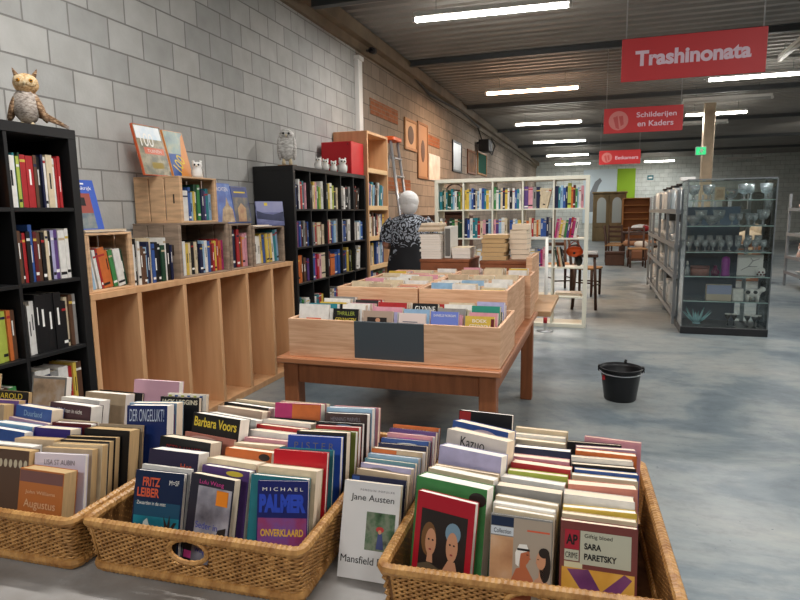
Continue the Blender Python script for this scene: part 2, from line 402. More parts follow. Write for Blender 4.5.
# ------------------------------------------------------------------ hanging red signs
RED = mat('sign_red', (196,48,52), rough=0.45); PINKW = mat('sign_lettering', (226,200,214), rough=0.5); EMB = mat('sign_emblem', (206,124,120), rough=0.5); EMB2 = mat('sign_emblem_dark', (190,82,80), rough=0.5)
WIRE = mat('steel_wire', (170,172,174), rough=0.35, metal=0.6)
def hang_sign(y, px0, px1, z0, z1, yaw, label, lines, emblem=None, dx=0.0):
    a = aty(px0,100,y).x; b = aty(px1,100,y).x; w = b-a; h = z1-z0
    t = thing('hanging_sign', label, 'sign', ((a+b)/2, y, z0), yaw)
    m = MB(); m.bev(-w/2,w/2,-0.008,0.008,0,h,0.003); m.build('panel', RED, t)
    for s in (-1,1):
        m = MB(); m.tube([(s*w*0.47,0,h),(s*w*0.47,0,ZC-z0)], 0.006, 6); m.build('hanging_wire', WIRE, t)
    for k,(tx,fw,fh,cx,cz) in enumerate(lines):
        text(tx, 0.2, PINKW, t, (cx*w, -0.0095, cz*h), 'lettering', bold=(0.008 if len(lines) == 1 and fw > 0.7 else 0.003), fit=fw*w, fith=fh*h)
    if emblem:
        cx, r = emblem; cx *= w; r *= h; cz = h*0.5
        m = MB(); m.poly([(cx+r*math.cos(2*PI*k/28), cz+r*math.sin(2*PI*k/28)) for k in range(28)], -0.0092); m.build('emblem', EMB, t)
        m = MB(); m.poly([(cx-r*0.55,cz+r*0.35),(cx-r*0.25,cz-r*0.75),(cx+r*0.1,cz-r*0.9),(cx-r*0.1,cz+r*0.5)], -0.0098)
        m.poly([(cx+r*0.02,cz+r*0.45),(cx+r*0.25,cz-r*0.6),(cx+r*0.55,cz-r*0.4),(cx+r*0.45,cz+r*0.5)], -0.0098); m.build('emblem_mark', EMB2, t)
    return t
hang_sign(6.2, 620, 763.5, 2.775, 3.155, 0.012, 'largest and nearest red hanging sign with one long pale word', [('Trashinonata',0.80,0.36,0.0,0.52)])
hang_sign(10.8, 604.5, 684, 2.845, 3.245, 0.02, 'middle red hanging sign with two lines of text and round emblem', [('Schilderijen',0.5,0.26,0.17,0.66),('en Kaders',0.45,0.22,0.16,0.34)], (-0.31,0.38))
hang_sign(18.5, 601, 643, 2.88, 3.27, 0.02, 'smallest and farthest red hanging sign with one short word', [('Eetkamers',0.55,0.24,0.17,0.46)], (-0.31,0.36))

# ------------------------------------------------------------------ books on shelves
def shelf_book(t, h, d, cn, parent=None, rnd=random):
    """Spine at y=0 facing -y, thickness along x from 0 to t."""
    m = MB(); c = 0.0016
    m.box(0,t,0,c,0,h); m.box(0,c,c,d,0,h); m.box(t-c,t,c,d,0,h)
    dark = sum(PAL[cn]) < 330
    k = rnd.random()
    if t > 0.012:
        if k < 0.4:
            z0 = h*rnd.uniform(0.3,0.5); m.quad((t*0.36,-0.0004,z0),(t*0.62,-0.0004,z0),(t*0.62,-0.0004,z0+h*0.3),(t*0.36,-0.0004,z0+h*0.3), 1)
        if k > 0.4:
            z0 = h*rnd.uniform(0.78,0.88); m.quad((0.001,-0.0004,z0),(t-0.001,-0.0004,z0),(t-0.001,-0.0004,z0+h*0.05),(0.001,-0.0004,z0+h*0.05), 2)
        if k > 0.7:
            z0 = h*rnd.uniform(0.06,0.16); m.quad((0.001,-0.0004,z0),(t-0.001,-0.0004,z0),(t-0.001,-0.0004,z0+h*0.06),(0.001,-0.0004,z0+h*0.06), 1)
    o = m.build('book', [bm_(cn), WHITE if dark else BLACK, bm_(rnd.choice(['yellow','red','white','navy','beige']))])
    m = MB(); m.box(c,t-c,c,d-0.004,0.003,h-0.005); m.build('pages', PAGEW if rnd.random() < .6 else PAGE, o)
    return o
def book_row(codes, start, end, z, plane, axis, hmax, where, group, lean=0.0, depth=0.17, hvar=0.2, tall=None, hs=None, gap=0.0006, leans=None):
    """A row between start and end. axis 'y': spines face +x on x=plane, left to right is +y. axis 'x': spines face -y on y=plane."""
    codes = codes.replace(' ','')
    wts = [random.uniform(0.75,1.3) for _ in codes]
    i = 0; toks = []
    for ch in codes:
        if ch == '+' and toks: toks[-1][1] *= 1.7
        elif ch == '-' and toks: toks[-1][1] *= 0.6
        elif ch == '^' and toks: toks[-1][2] = 1.0
        elif ch == '_': toks.append([None, random.uniform(.9,1.1), 0])
        else: toks.append([ch, random.uniform(0.8,1.25), 0])
    tot = sum(t[1] for t in toks); hb = hmax*0.92
    room = (end-start) - math.tan(abs(lean))*hmax*0.9
    unit = room/tot; pos = start + (math.tan(lean)*hmax*0.9 if lean < 0 else 0)*-1
    if lean > 0: pos = start
    k = 0; names = []
    for ch,wt,tl in toks:
        t = wt*unit
        if ch is None: pos += t; continue
        cn = CODE[ch]; h = hb*(1-random.uniform(0,hvar)) if not tl else hmax*0.99
        tt = (t-gap-(0.0015 if lean else 0))*math.cos(lean)
        o = shelf_book(max(tt,0.004), h*0.97, depth*random.uniform(0.9,1.0), cn)
        rec = random.uniform(0.0,0.02)
        if axis == 'y': mx = Matrix.Translation((plane-rec,pos,z)) @ Matrix.Rotation(PI/2,4,'Z')
        else: mx = Matrix.Translation((pos,plane+rec,z)) 
        if lean > 0: mx = mx @ Matrix.Rotation(lean,4,'Y')       # top goes towards +thickness
        elif lean < 0: mx = mx @ Matrix.Rotation(lean,4,'Y')
        if lean > 0: mx = Matrix.Translation((0,0,tt*math.sin(lean))) @ mx
        o.matrix_basis = mx
        tag(o, '%s book, %s from left %s' % (nice(cn), ORD[min(k,19)], where), 'book', group)
        pos += t; k += 1

KALLAX = mat('black_brown_laminate', (26,26,27), rough=0.42, spec=0.35)
PLY = mat('beech_plywood', (214,168,124), rough=0.5, var=0.10, vscale=3, stretch=(6,6,0.5), c2=(202,154,110))
PLY_EDGE = mat('plywood_edge', (226,192,144), rough=0.6, var=0.12, vscale=40, stretch=(1,1,8))
def grid_case(name, label, x0, x1, y0, y1, z0, z1, ycuts, zcuts, m_, to=0.05, ti=0.018, back=True, axis='y'):
    """Bookcase with compartments; cuts are the centre lines of inner boards. axis 'y': opens to +x."""
    t = thing(name, label, 'bookcase', ((x0+x1)/2,(y0+y1)/2,z0)); L = t.location
    def B(nm, a,b,c,d,e,f, mm=None):
        q = MB(); q.bev(a-L.x,b-L.x,c-L.y,d-L.y,e-L.z,f-L.z,0.002); return q.build(nm, mm or m_, t)
    B('top', x0,x1,y0,y1,z1-to,z1); B('bottom', x0,x1,y0,y1,z0,z0+to)
    if axis == 'y':
        B('side_panel', x0,x1,y0,y0+to,z0+to,z1-to); B('side_panel', x0,x1,y1-to,y1,z0+to,z1-to)
        if back: B('back_panel', x0,x0+0.006,y0+to,y1-to,z0+to,z1-to)
        for c in ycuts: B('upright', x0+0.006,x1-0.003,c-ti/2,c+ti/2,z0+to,z1-to)
        e = [y0+to]+[q for c in ycuts for q in (c-ti/2,c+ti/2)]+[y1-to]
        for z in zcuts:
            for k in range(0,len(e),2): B('shelf_board', x0+0.006,x1-0.003,e[k],e[k+1],z-ti/2,z+ti/2)
    else:
        B('side_panel', x0,x0+to,y0,y1,z0+to,z1-to); B('side_panel', x1-to,x1,y0,y1,z0+to,z1-to)
        for c in ycuts: B('upright', c-ti/2,c+ti/2,y0+0.003,y1-0.003,z0+to,z1-to)
        e = [x0+to]+[q for c in ycuts for q in (c-ti/2,c+ti/2)]+[x1-to]
        for z in zcuts:
            for k in range(0,len(e),2): B('shelf_board', e[k],e[k+1],y0+0.003,y1-0.003,z-ti/2,z+ti/2)
    return t
XF = -2.94
# near black bookcase with the owl on it
grid_case('black_bookcase', 'tall black bookcase under the large brown owl, nearest by the wall', -3.36, XF, 0.65, 2.85, 0, 2.105, [1.16,1.58,2.0,2.40], [0.44,0.83,1.235,1.645], KALLAX, to=0.055, ti=0.022)
G1 = 'books in the near black bookcase'
w1 = 'in %s cell of the owl-topped bookcase'
book_row('w+ t- L G- r+ r+ n k B- w c+ w r- r', 2.425, 2.755, 1.6575, XF-0.035, 'y', 0.33, w1 % 'top right', G1, hvar=0.1, depth=0.2)
book_row('n k r k b^ R n k c k V v w+ w', 2.43, 2.765, 1.247, XF-0.03, 'y', 0.33, w1 % 'second right', G1, hvar=0.1, depth=0.2)
book_row('w w k^ k+^ k+^ k+^ k c n a', 2.45, 2.775, 0.842, XF-0.03, 'y', 0.345, w1 % 'third right', G1, hvar=0.12, depth=0.2)
book_row('w w+ a w+ r- y- n', 2.46, 2.77, 0.452, XF-0.03, 'y', 0.33, w1 % 'fourth right', G1, hvar=0.1, depth=0.2)
book_row('k n a r w b o n y o', 2.06, 2.36, 1.6575, XF-0.035, 'y', 0.29, w1 % 'top left', G1, depth=0.2)
book_row('w t B L+ L+ o n', 2.15, 2.375, 0.842, XF-0.03, 'y', 0.31, w1 % 'third left', G1, hvar=0.05, depth=0.2)
book_row('r w b k a n g', 2.04, 2.34, 0.452, XF-0.03, 'y', 0.3, w1 % 'fourth left', G1, depth=0.2)

# second black bookcase
Y20, Y21 = 5.5, 7.49
BC2 = [5.885,6.285,6.69,7.08]; BZ2 = [0.47,0.873,1.25,1.643]
grid_case('black_bookcase', 'black bookcase full of books under the red box and pale owl', -3.40, XF, Y20, Y21, 0, 2.09, BC2, BZ2, KALLAX, to=0.045, ti=0.02)
G2 = 'books in the far black bookcase'
edges = [Y20+0.05]+BC2+[Y21-0.05]
rows2 = [['w b k B w r S t p a','a k c y p g L w','y G y w L k c','k a w k- k a','w k R n- k _'],
 ['B p v b R k a n b','l b a r c+ n c','w r c R b l c a','k w b b- k w+ _','w+ _ w+ l b'],
 ['o+ o k n k v','k b m r p c+','R R o+ b b','b B+ b y k L','w k w+ w+ _'],
 ['B t a g _ w+ w','b w t r y _','k w c b r a','w b r c k','c r b w g']]
rn = ['top','second','third','fourth']; cn_ = ['nearest','second','middle','fourth','farthest']
for r,row in enumerate(rows2):
    zf = [1.654,1.261,0.884,0.481][r]
    for c,code in enumerate(row):
        s0 = edges[c]+0.015
        book_row(code, s0, s0+(edges[c+1]-edges[c])*random.uniform(0.88,0.915), zf, XF-0.03, 'y', [0.345,0.315,0.335,0.28][r], 'in %s row, %s cell, of far black bookcase' % (rn[r], cn_[c]), G2, lean=(0.12 if (r,c) in ((0,4),(2,4)) else 0), hvar=0.22)

# plywood bookcase behind it
WB0, WB1 = 7.52, 8.33
wz = [aty(742/4+180, 120+q/4, WB0).z for q in (200,333,462,592)]
def woodcase():
    x0, x1, z1, th = -3.40, XF+0.02, 2.67, 0.035
    t = thing('plywood_bookcase', 'tall pale plywood bookcase behind the red box', 'bookcase', ((x0+x1)/2,(WB0+WB1)/2,0)); L = t.location
    def B(nm,a,b,c,d,e,f,mm=PLY):
        q = MB(); q.bev(a-L.x,b-L.x,c-L.y,d-L.y,e,f,0.002); q.build(nm, mm, t)
    B('side_panel',x0,x1,WB0,WB0+th,0,z1); B('side_panel',x0,x1,WB1-th,WB1,0,z1); B('back_panel',x0,x0+0.008,WB0+th,WB1-th,0,z1)
    B('top',x0+0.008,x1,WB0+th,WB1-th,z1-th,z1)
    for z in (2.165,1.67,1.26,0.86,0.45,0.06):
        B('shelf_board',x0+0.008,x1-0.02,WB0+th,WB1-th,z,z+0.025); B('shelf_edge',x1-0.02,x1,WB0+th,WB1-th,z-0.03,z+0.03,PLY_EDGE)
woodcase()
G3 = 'books in the plywood bookcase'
for code,z,nm in (('R w p b c t+ l k n a w t+ l',1.697,'upper'),('a c w c n w k r c w b y',1.287,'middle'),('a l c y _ b w l b',0.887,'lower'),('c b w r g a',0.477,'lowest')):
    book_row(code, WB0+0.045, WB1-0.06, z, XF-0.03, 'y', 0.37, 'on %s shelf of the plywood bookcase' % nm, G3, lean=0.1 if nm == 'upper' else 0)

# ------------------------------------------------------------------ low plywood shelf unit
LZ = 1.13
def lowshelf():
    x0, x1, y0, y1 = XW+0.01, XF, 2.855, 5.43
    t = thing('low_shelf_unit', 'long low empty plywood shelf unit under the crates', 'shelf unit', ((x0+x1)/2,(y0+y1)/2,0)); L = t.location
    def B(nm,a,b,c,d,e,f,mm=PLY,p=t):
        q = MB(); q.bev(a-L.x,b-L.x,c-L.y,d-L.y,e,f,0.002); return q.build(nm, mm, p)
    B('top',x0,x1,y0,y1,LZ-0.04,LZ); B('bottom',x0,x1,y0,y1,0,0.055); B('back_panel',x0,x0+0.01,y0,y1,0.055,LZ-0.04)
    ys = [y0+0.02,3.27,3.74,4.17,4.585,5.015,y1-0.02]
    for y in ys: B('divider',x0+0.01,x1-0.002,y-0.02,y+0.02,0.055,LZ-0.04)
lowshelf()

# ------------------------------------------------------------------ crates on the low shelf
CRATE = mat('pale_crate_wood', (206,168,130), rough=0.75, var=0.25, vscale=5, stretch=(1,1,6))
CRATEG = mat('weathered_crate_wood', (150,130,112), rough=0.85, var=0.3, vscale=5, stretch=(1,1,6))
def crate(label, y0, y1, z0, z1, x0, x1, m_, slats=3, vertical=True, top=True):
    """Fruit crate on its side, open towards +x; its ends (facing -y and +y) are slatted."""
    t = thing('wooden_crate', label, 'crate', ((x0+x1)/2,(y0+y1)/2,z0)); L = t.location; h = z1-z0
    def B(nm,a,b,c,d,e,f):
        q = MB(); q.bev(a-L.x,b-L.x,c-L.y,d-L.y,e,f,0.003); return q.build(nm, m_, t)
    th = 0.014; W = x1-x0
    for ys in ((y0,y0+th),(y1-th,y1)):
        q = MB(); g = 0.010; sw = (W-g*(slats-1))/slats
        for k in range(slats):
            a = x0+k*(sw+g); q.bev(a-L.x,a+sw-L.x,ys[0]-L.y,ys[1]-L.y,th,h-th,0.003)
        q.build('slatted_end', m_, t)
    B('bottom',x0,x1,y0,y1,0,th)
    if top: B('top',x0,x1,y0,y1,h-th,h)
    B('back_panel',x0,x0+0.008,y0+th,y1-th,th,h-th)
    for yy in (y0+th,y1-th-0.02):
        B('corner_post',x1-0.025,x1-0.001,yy,yy+0.02,th,h-th)
    q = MB(); q.bev(x1-W*0.14-0.008-L.x,x1-W*0.14+0.008-L.x,y0-0.001-L.y,y0+0.004-L.y,h*0.42,h*0.62,0.002); q.build('hand_slot', mat('slot_shadow', (60,46,36), rough=0.9), t)
    return t
XB = XF-0.03
crate('low wooden crate of leaning books nearest the black bookcase', 2.88, 3.27, LZ, 1.50, -3.39, XB, CRATE)
crate('weathered crate of books carrying the pale crate, on the low shelf', 3.745, 4.385, LZ, 1.545, -3.39, XB, CRATEG)
crate('pale slatted crate stacked topmost on the weathered crate', 3.79, 4.25, 1.546, 1.895, -3.39, XB, CRATE)
crate('dark narrow crate under the two upright blue books', 4.40, 4.74, LZ, 1.525, -3.39, XB, CRATEG)
crate('low crate at the far end of the low shelf, under the landscape picture', 4.76, 5.33, LZ, 1.49, -3.39, XB, CRATEG)
GC = 'books in the crates'
book_row('l w w r- o+ o g w+ G', 2.90, 3.25, LZ+0.016, XB-0.03, 'y', 0.30, 'leaning in crate nearest the black bookcase', GC, lean=-0.16, hvar=0.1)
book_row('w+ k- w n+ n l B c- b k+ k G+ w k+ B', 3.285, 3.70, LZ+0.001, XB-0.02, 'y', 0.36, 'standing between the first two crates', GC, hvar=0.25)
book_row('w k- w+ b l y- G^ g^ B v t l', 3.822, 4.215, 1.562, XB-0.03, 'y', 0.29, 'in the pale topmost crate', GC, hvar=0.2)
book_row('t l- w y c y- k c k B l w b R r y r o m', 3.77, 4.345, LZ+0.016, XB-0.03, 'y', 0.30, 'in the weathered crate', GC, hvar=0.15)
book_row('G^ B+^ k r+^ n o- p+ p', 4.44, 4.70, LZ+0.016, XB-0.03, 'y', 0.345, 'in the dark narrow crate', GC, hvar=0.2)
book_row('w+ w c- y b y b- y w t^ l^', 4.80, 5.29, LZ+0.016, XB-0.03, 'y', 0.32, 'in the crate under the landscape picture', GC, lean=-0.08, hvar=0.12)

# ------------------------------------------------------------------ books shown face-out along the wall
def face_book(label, y0, y1, z0, h, xb, lean, cover, t=0.02, edge=None, name='hardback_book', yaw=0.0):
    """Cover faces +x, leaning back to the wall; returns the thing, local axes: x right (+y world), y into the wall, z up."""
    mx = Matrix.Translation((xb,(y0+y1)/2,z0+t*math.sin(lean)+0.0005)) @ Matrix.Rotation(PI/2+yaw,4,'Z') @ Matrix.Rotation(-lean,4,'X')
    o = thing(name, label, 'book', mx=mx); w = y1-y0
    m = MB(); m.box(-w/2,w/2,0,0.003,0,h); m.box(-w/2,-w/2+0.003,0.003,t-0.003,0,h); m.box(-w/2,w/2,t-0.003,t,0,h); m.build('cover', edge or cover, o)
    m = MB(); m.box(-w/2+0.003,w/2-0.006,0.003,t-0.003,0.004,h-0.004); m.build('pages', PAGEW, o)
    m = MB(); m.quad((-w/2+0.004,-0.0006,0.004),(w/2-0.004,-0.0006,0.004),(w/2-0.004,-0.0006,h-0.004),(-w/2+0.004,-0.0006,h-0.004)); m.build('cover_picture', cover, o)
    return o, w, h
def pict(name, cols, scale=6, st=(1,1,1), rough=0.3):
    if name in MATS: return MATS[name]
    m = bpy.data.materials.new(name); m.use_nodes = True; nt = m.node_tree; b = nt.nodes['Principled BSDF']; b.inputs['Roughness'].default_value = rough
    tc = nt.nodes.new('ShaderNodeTexCoord'); mp = nt.nodes.new('ShaderNodeMapping'); mp.inputs['Scale'].default_value = st
    n = nt.nodes.new('ShaderNodeTexNoise'); n.inputs['Scale'].default_value = scale; n.inputs['Detail'].default_value = 5
    r = nt.nodes.new('ShaderNodeValToRGB'); e = r.color_ramp.elements; k = len(cols)
    e[0].position = 0.3; e[0].color = lin(cols[0])+(1,); e[1].position = 0.7; e[1].color = lin(cols[-1])+(1,)
    for i,c in enumerate(cols[1:-1]): x = e.new(0.3+0.4*(i+1)/(k-1)); x.color = lin(c)+(1,)
    nt.links.new(tc.outputs['Object'], mp.inputs[0]); nt.links.new(mp.outputs[0], n.inputs['Vector']); nt.links.new(n.outputs['Fac'], r.inputs[0]); nt.links.new(r.outputs[0], b.inputs['Base Color'])
    MATS[name] = m; return m
def band(o, x0, x1, z0, z1, m_, name='cover_band', y=-0.0012):
    q = MB(); q.quad((x0,y,z0),(x1,y,z0),(x1,y,z1),(x0,y,z1)); return q.build(name, m_, o)
OR = mat('cover_orange', (196,84,40), rough=0.35)
o,w,h = face_book('large orange-edged picture book leaning on the wall above the pale crate', atx(146,176,-3.16).y, atx(172,176,-3.16).y, 1.897, 0.385, -3.16, 0.25, pict('pic_garden', [(40,48,30),(90,84,50),(150,140,110),(50,46,32)],12), edge=OR, yaw=-0.03)
band(o,-w/2+0.01,w/2-0.02,h*0.72,h*0.97,pict('pic_sky', [(150,190,215),(215,225,232),(240,240,240)], 6)); band(o,-w*0.3,w*0.42,h*0.42,h*0.55,OR,'title_band',-0.0016)
text('100',0.1,WHITE,o,(-w*0.12,-0.0022,h*0.70),'title',fit=w*0.46,fith=h*0.26)
text('TUINEN',0.1,WHITE,o,(w*0.06,-0.0022,h*0.485),'title',fit=w*0.5,fith=h*0.06)
band(o,-w*0.14,w*0.26,h*0.14,h*0.26,mat('cover_moss',(150,130,60)),'moss_patch',-0.0016)
o,w,h = face_book('orange picture book with blue stripes beside the orange-edged one', atx(174.5,175,-3.16).y, atx(193,176,-3.16).y, 1.897, 0.375, -3.16, 0.25, pict('pic_valley', [(50,80,90),(90,120,110),(150,150,110)], 9), edge=mat('cover_wood_orange', (216,140,66), rough=0.4), yaw=-0.03)
q = MB(); q.poly([(-w*0.1,0.006),(w*0.49,0.006),(w*0.49,h*0.97),(w*0.36,h*0.9)],-0.0012); q.build('orange_wedge', mat('cover_wood_orange',(216,140,66)), o)
q = MB(); q.poly([(-w*0.48,0.006),(-w*0.12,0.006),(w*0.15,h*0.5),(-w*0.48,h*0.5)],-0.0010); q.build('blue_field', bm_('blue'), o)
tt = text('100',0.1,YEL,o,(-w*0.05,-0.0020,h*0.30),'title',fit=w*0.56,fith=h*0.26); tt.matrix_basis = Matrix.Translation((-w*0.06,-0.002,h*0.30)) @ Matrix.Rotation(-0.9,4,'Y') @ RX90
BLUEC = mat('cover_royal_blue', (34,78,176), rough=0.35)
o,w,h = face_book('blue travel book with a red panel leaning above the first crate', 2.87, atx(105,229,-3.06).y, 1.503, 0.335, -3.06, 0.22, BLUEC)
band(o,-w*0.36,w*0.3,h*0.36,h*0.74,mat('cover_brick_red',(150,74,64)),'red_panel'); band(o,-w*0.36,w*0.3,h*0.06,h*0.36,pict('pic_grey', [(60,80,100),(110,120,120),(150,140,130)], 14),'photo_panel'); band(o,-w*0.12,w*0.12,h*0.5,h*0.66,BLACK,'dark_figure',-0.002)
text('Frankrijk',0.05,WHITE,o,(w*0.1,-0.002,h*0.83),'title',fit=w*0.6,fith=h*0.09); band(o,-w*0.1,w*0.2,h*0.91,h*0.94,WHITE,'title_band')
o,w,h = face_book('blue castle book standing upright on the dark narrow crate', 4.40, 4.70, 1.528, 0.35, -3.10, 0.16, pict('pic_castle_sky', [(30,60,140),(60,100,180),(130,160,210)], 7), edge=BLUEC)
text('BURCHTEN', 0.06, WHITE, o, (0,-0.002,h*0.85), fit=w*0.7, fith=h*0.1)
q = MB(); q.poly([(-w*0.2,0.006),(w*0.47,0.006),(w*0.45,h*0.35),(w*0.3,h*0.45),(w*0.22,h*0.66),(w*0.12,h*0.45),(-w*0.05,h*0.35)],-0.0014); q.build('stone_tower', pict('pic_stone', [(120,96,70),(170,140,100),(200,180,140)], 20), o)
o,w,h = face_book('darker blue village book upright beside the castle book', 4.73, 4.99, 1.528, 0.33, -3.12, 0.14, pict('pic_village', [(40,50,80),(90,90,90),(150,130,100)], 10), edge=BLUEC)
band(o,-w*0.46,w*0.46,h*0.7,h*0.97,pict('pic_night', [(24,44,110),(50,70,140)], 6)); band(o,-w*0.35,w*0.35,h*0.82,h*0.86,YEL,'title_band',-0.002)
q = MB(); q.poly([(-w*0.3,0.01),(w*0.2,0.01),(w*0.25,h*0.4),(w*0.0,h*0.55),(-w*0.25,h*0.4)],-0.0016); q.build('house_shape', pict('pic_house', [(150,90,60),(200,170,120)], 14), o)
o,w,h = face_book('landscape photograph of blue hills on the farthest crate', 5.02, 5.33, 1.492, 0.235, -3.02, 0.1, pict('pic_lake', [(60,66,110),(110,116,160),(150,156,196)], 4, (1,1,4)), t=0.012, name='landscape_picture', yaw=-0.45)
o['category'] = 'picture'
band(o,-w*0.49,w*0.49,h*0.55,h*0.98,pict('pic_dusk', [(120,130,180),(170,170,200)], 3)); q = MB(); q.poly([(-w*0.49,h*0.3),(w*0.49,h*0.16),(w*0.49,h*0.58),(w*0.1,h*0.45),(-w*0.2,h*0.5),(-w*0.49,h*0.62)],-0.0016); q.build('hill_shape', pict('pic_hill', [(40,46,76),(70,76,110)], 6), o)
band(o,-w*0.2,-w*0.08,h*0.82,h*0.94,YEL,'small_emblem',-0.002)
# papers lying flat
def papers(label, x, y, z, wx, wy, n, seed, rot=0.0):
    r = random.Random(seed); t = thing('paper_pile', label, 'papers', (x,y,z), rot)
    for k in range(n):
        q = MB(); a, b = r.uniform(-.01,.01), r.uniform(-.01,.01); q.box(-wx/2+a,wx/2+a,-wy/2+b,wy/2+b,k*0.007,k*0.007+0.006); q.build('sheet_bundle', [PAGEW,PAGE,bm_('beige')][k%3], t)
papers('flat pile of white papers lying on the first crate', -3.005, 3.06, 1.502, 0.06, 0.34, 3, 1)
papers('flat white papers lying in front of the landscape picture', -2.995, 4.93, 1.492, 0.05, 0.28, 2, 2)

# ------------------------------------------------------------------ white shelf unit across the hall
SH = mat('cream_white_laminate', (224,222,206), rough=0.5)
WSY = 8.45
WX = [-1.845,-1.43,-1.012,-0.60]; WZ = [0.42,0.825,1.22,1.622]
grid_case('white_shelf_unit', 'open backed cream white shelf unit full of books, standing across the hall', -2.26, -0.14, WSY, WSY+0.39, 0, 2.06, WX, WZ, SH, to=0.05, ti=0.02, axis='x')
GW = 'books in the white shelf unit'
we = [-2.21]+WX+[-0.19]
_before = set(bpy.data.objects)
wrows = [['t+ G c t G G t l w G g y','y y l b B c l- w b t y w','g w t c B y w k w b t w','v p a B _ _ _','B+ t l b B L+^ o R g l- w p'],
 ['w a n _ G g c G G','B b w t t r c p B l','p v l w c _ b w l y','c o c r c o c b b B a','m p y c g v r m w+'],
 ['w c n g b l','w b t c w l','b l w _ _ w','_ w+ w+ a b m p','G n o c c k k'],
 ['n k a n','k n n','n k R','_','_']]
for r,row in enumerate(wrows):
    zf = [1.633,1.231,0.836,0.431][r]
    for c,code in enumerate(row):
        if code == '_': continue
        a, b = we[c]+0.016, we[c+1]-0.016
        if (r,c) == (1,4): b -= 0.04
        f = 0.98 if r < 2 else (0.8 if c < 4 else 0.40)
        book_row(code, a, a+(b-a)*f, zf, WSY+0.03, 'x', [0.345,0.32,0.31,0.25][r], 'in %s row, %s cell, of white shelf unit' % (rn[r], ['far left','second','middle','fourth','far right'][c]), GW,
                 lean=0.14 if (r,c) in ((1,4),) else (-0.18 if (r,c) == (2,4) else 0), hvar=0.2, depth=0.19)
book_row('c c c c', -0.84, -0.62, 1.633, WSY+0.03, 'x', 0.31, 'leaning in top row of white shelf unit', GW, lean=0.22, hvar=0.03)
# past the nearest 300 shelf books: the small far ones of this unit read as one mass
_new = [o for o in bpy.data.objects if o not in _before]
_big = MB(); _mats = []
bpy.context.view_layer.update()
for o in _new:
    mw = o.matrix_world.copy(); me = o.data; ix = []
    for mm in me.materials:
        if mm not in _mats: _mats.append(mm)
        ix.append(_mats.index(mm))
    off = len(_big.v); _big.v += [tuple(mw @ v.co) for v in me.vertices]
    for p in me.polygons: _big.f.append([off+i for i in p.vertices]); _big.m.append(ix[p.material_index]); _big.sm.append(False)
for o in _new: bpy.data.objects.remove(o)
tag(_big.build('shelved_book_rows', _mats), 'rows of small bright books filling the cream white shelf unit', 'books', kind='stuff')
papers('flat stack of white papers on the lower right shelf of the white unit', -0.39, WSY+0.2, 0.432, 0.34, 0.24, 6, 5)
# orange bag
t = thing('orange_bag', 'orange and black bag hanging in the third row of the white shelf unit', 'bag', (-0.315,WSY+0.18,0.837))
m = MB(); m.ell((0,0,0.20),(0.115,0.10,0.075),18,10); m.build('body', mat('orange_nylon', (232,92,40), rough=0.5, bump=0.5, bscale=20), t)
m = MB(); m.ell((0.06,0,0.075),(0.05,0.07,0.074),14,8); m.build('lower_pouch', BLACK, t)
m = MB(); m.tube([(-0.09+0.18*k/8, 0, 0.24+0.10*math.sin(PI*k/8)) for k in range(9)], 0.007, 6); m.build('strap', mat('orange_strap', (170,56,26)), t)
m = MB(); m.box(-0.015,0.015,-0.105,-0.094,0.17,0.20); m.build('buckle', BLACK, t)
# white pole with a red band on a round foot
t = thing('display_pole', 'thin white pole with red band standing before the white shelf unit', 'pole', (-0.65,8.13,0))
m = MB(); m.lathe([(0.0,0),(0.11,0),(0.11,0.008),(0.02,0.02),(0.0,0.02)],20); m.build('foot', WIRE, t)
m = MB(); m.tube([(0,0,0.02),(0,0,1.24)],0.022,12); m.build('shaft', mat('white_pole', (232,230,224), rough=0.4), t)
m = MB(); m.tube([(0,0,0.11),(0,0,0.19)],0.026,12); m.build('red_band', bm_('red'), t)
m = MB(); m.box(-0.33,0.02,-0.01,0.01,1.24,1.262); m.build('crossbar', mat('white_pole', (232,230,224)), t)

# ------------------------------------------------------------------ brown table with pine boxes of books
TBL = mat('reddish_brown_wood', (178,118,80), rough=0.45, var=0.2, vscale=4, stretch=(1,8,8))
TBL2 = mat('dark_reddish_wood', (146,88,54), rough=0.45, var=0.2, vscale=4, stretch=(8,8,1))
def table(label, x0, x1, y0, y1, top, leg=0.095, inset=0.03, tm=TBL, lm=TBL2):
    t = thing('wooden_table', label, 'table', ((x0+x1)/2,(y0+y1)/2,0)); L = t.location
    def B(nm,a,b,c,d,e,f,mm,bv=0.006):
        q = MB(); q.bev(a-L.x,b-L.x,c-L.y,d-L.y,e,f,bv); return q.build(nm, mm, t)
    B('tabletop',x0,x1,y0,y1,top-0.035,top,tm)
    for x in (x0+inset,x1-inset-leg):
        for y in (y0+inset,y1-inset-leg): B('leg',x,x+leg,y,y+leg,0,top-0.035,lm)
    B('apron',x0+inset+leg,x1-inset-leg,y0+inset+0.015,y0+inset+0.04,top-0.16,top-0.035,lm,0.003); B('apron',x0+inset+leg,x1-inset-leg,y1-inset-0.04,y1-inset-0.015,top-0.16,top-0.035,lm,0.003)
    B('apron',x0+inset+0.015,x0+inset+0.04,y0+inset+leg,y1-inset-leg,top-0.16,top-0.035,lm,0.003); B('apron',x1-inset-0.04,x1-inset-0.015,y0+inset+leg,y1-inset-leg,top-0.16,top-0.035,lm,0.003)
    return t
tb = table('reddish brown wooden table carrying the pine boxes and rust brown boxes', -1.83, -0.475, 3.12, 5.17, 0.75)
q = MB(); q.bev(-1.83-tb.location.x,-0.37-tb.location.x,5.175-tb.location.y,6.25-tb.location.y,0.705,0.75,0.005); q.build('extension_leaf', mat('pale_table_wood', (186,150,112), rough=0.5, var=0.2, vscale=4), tb)
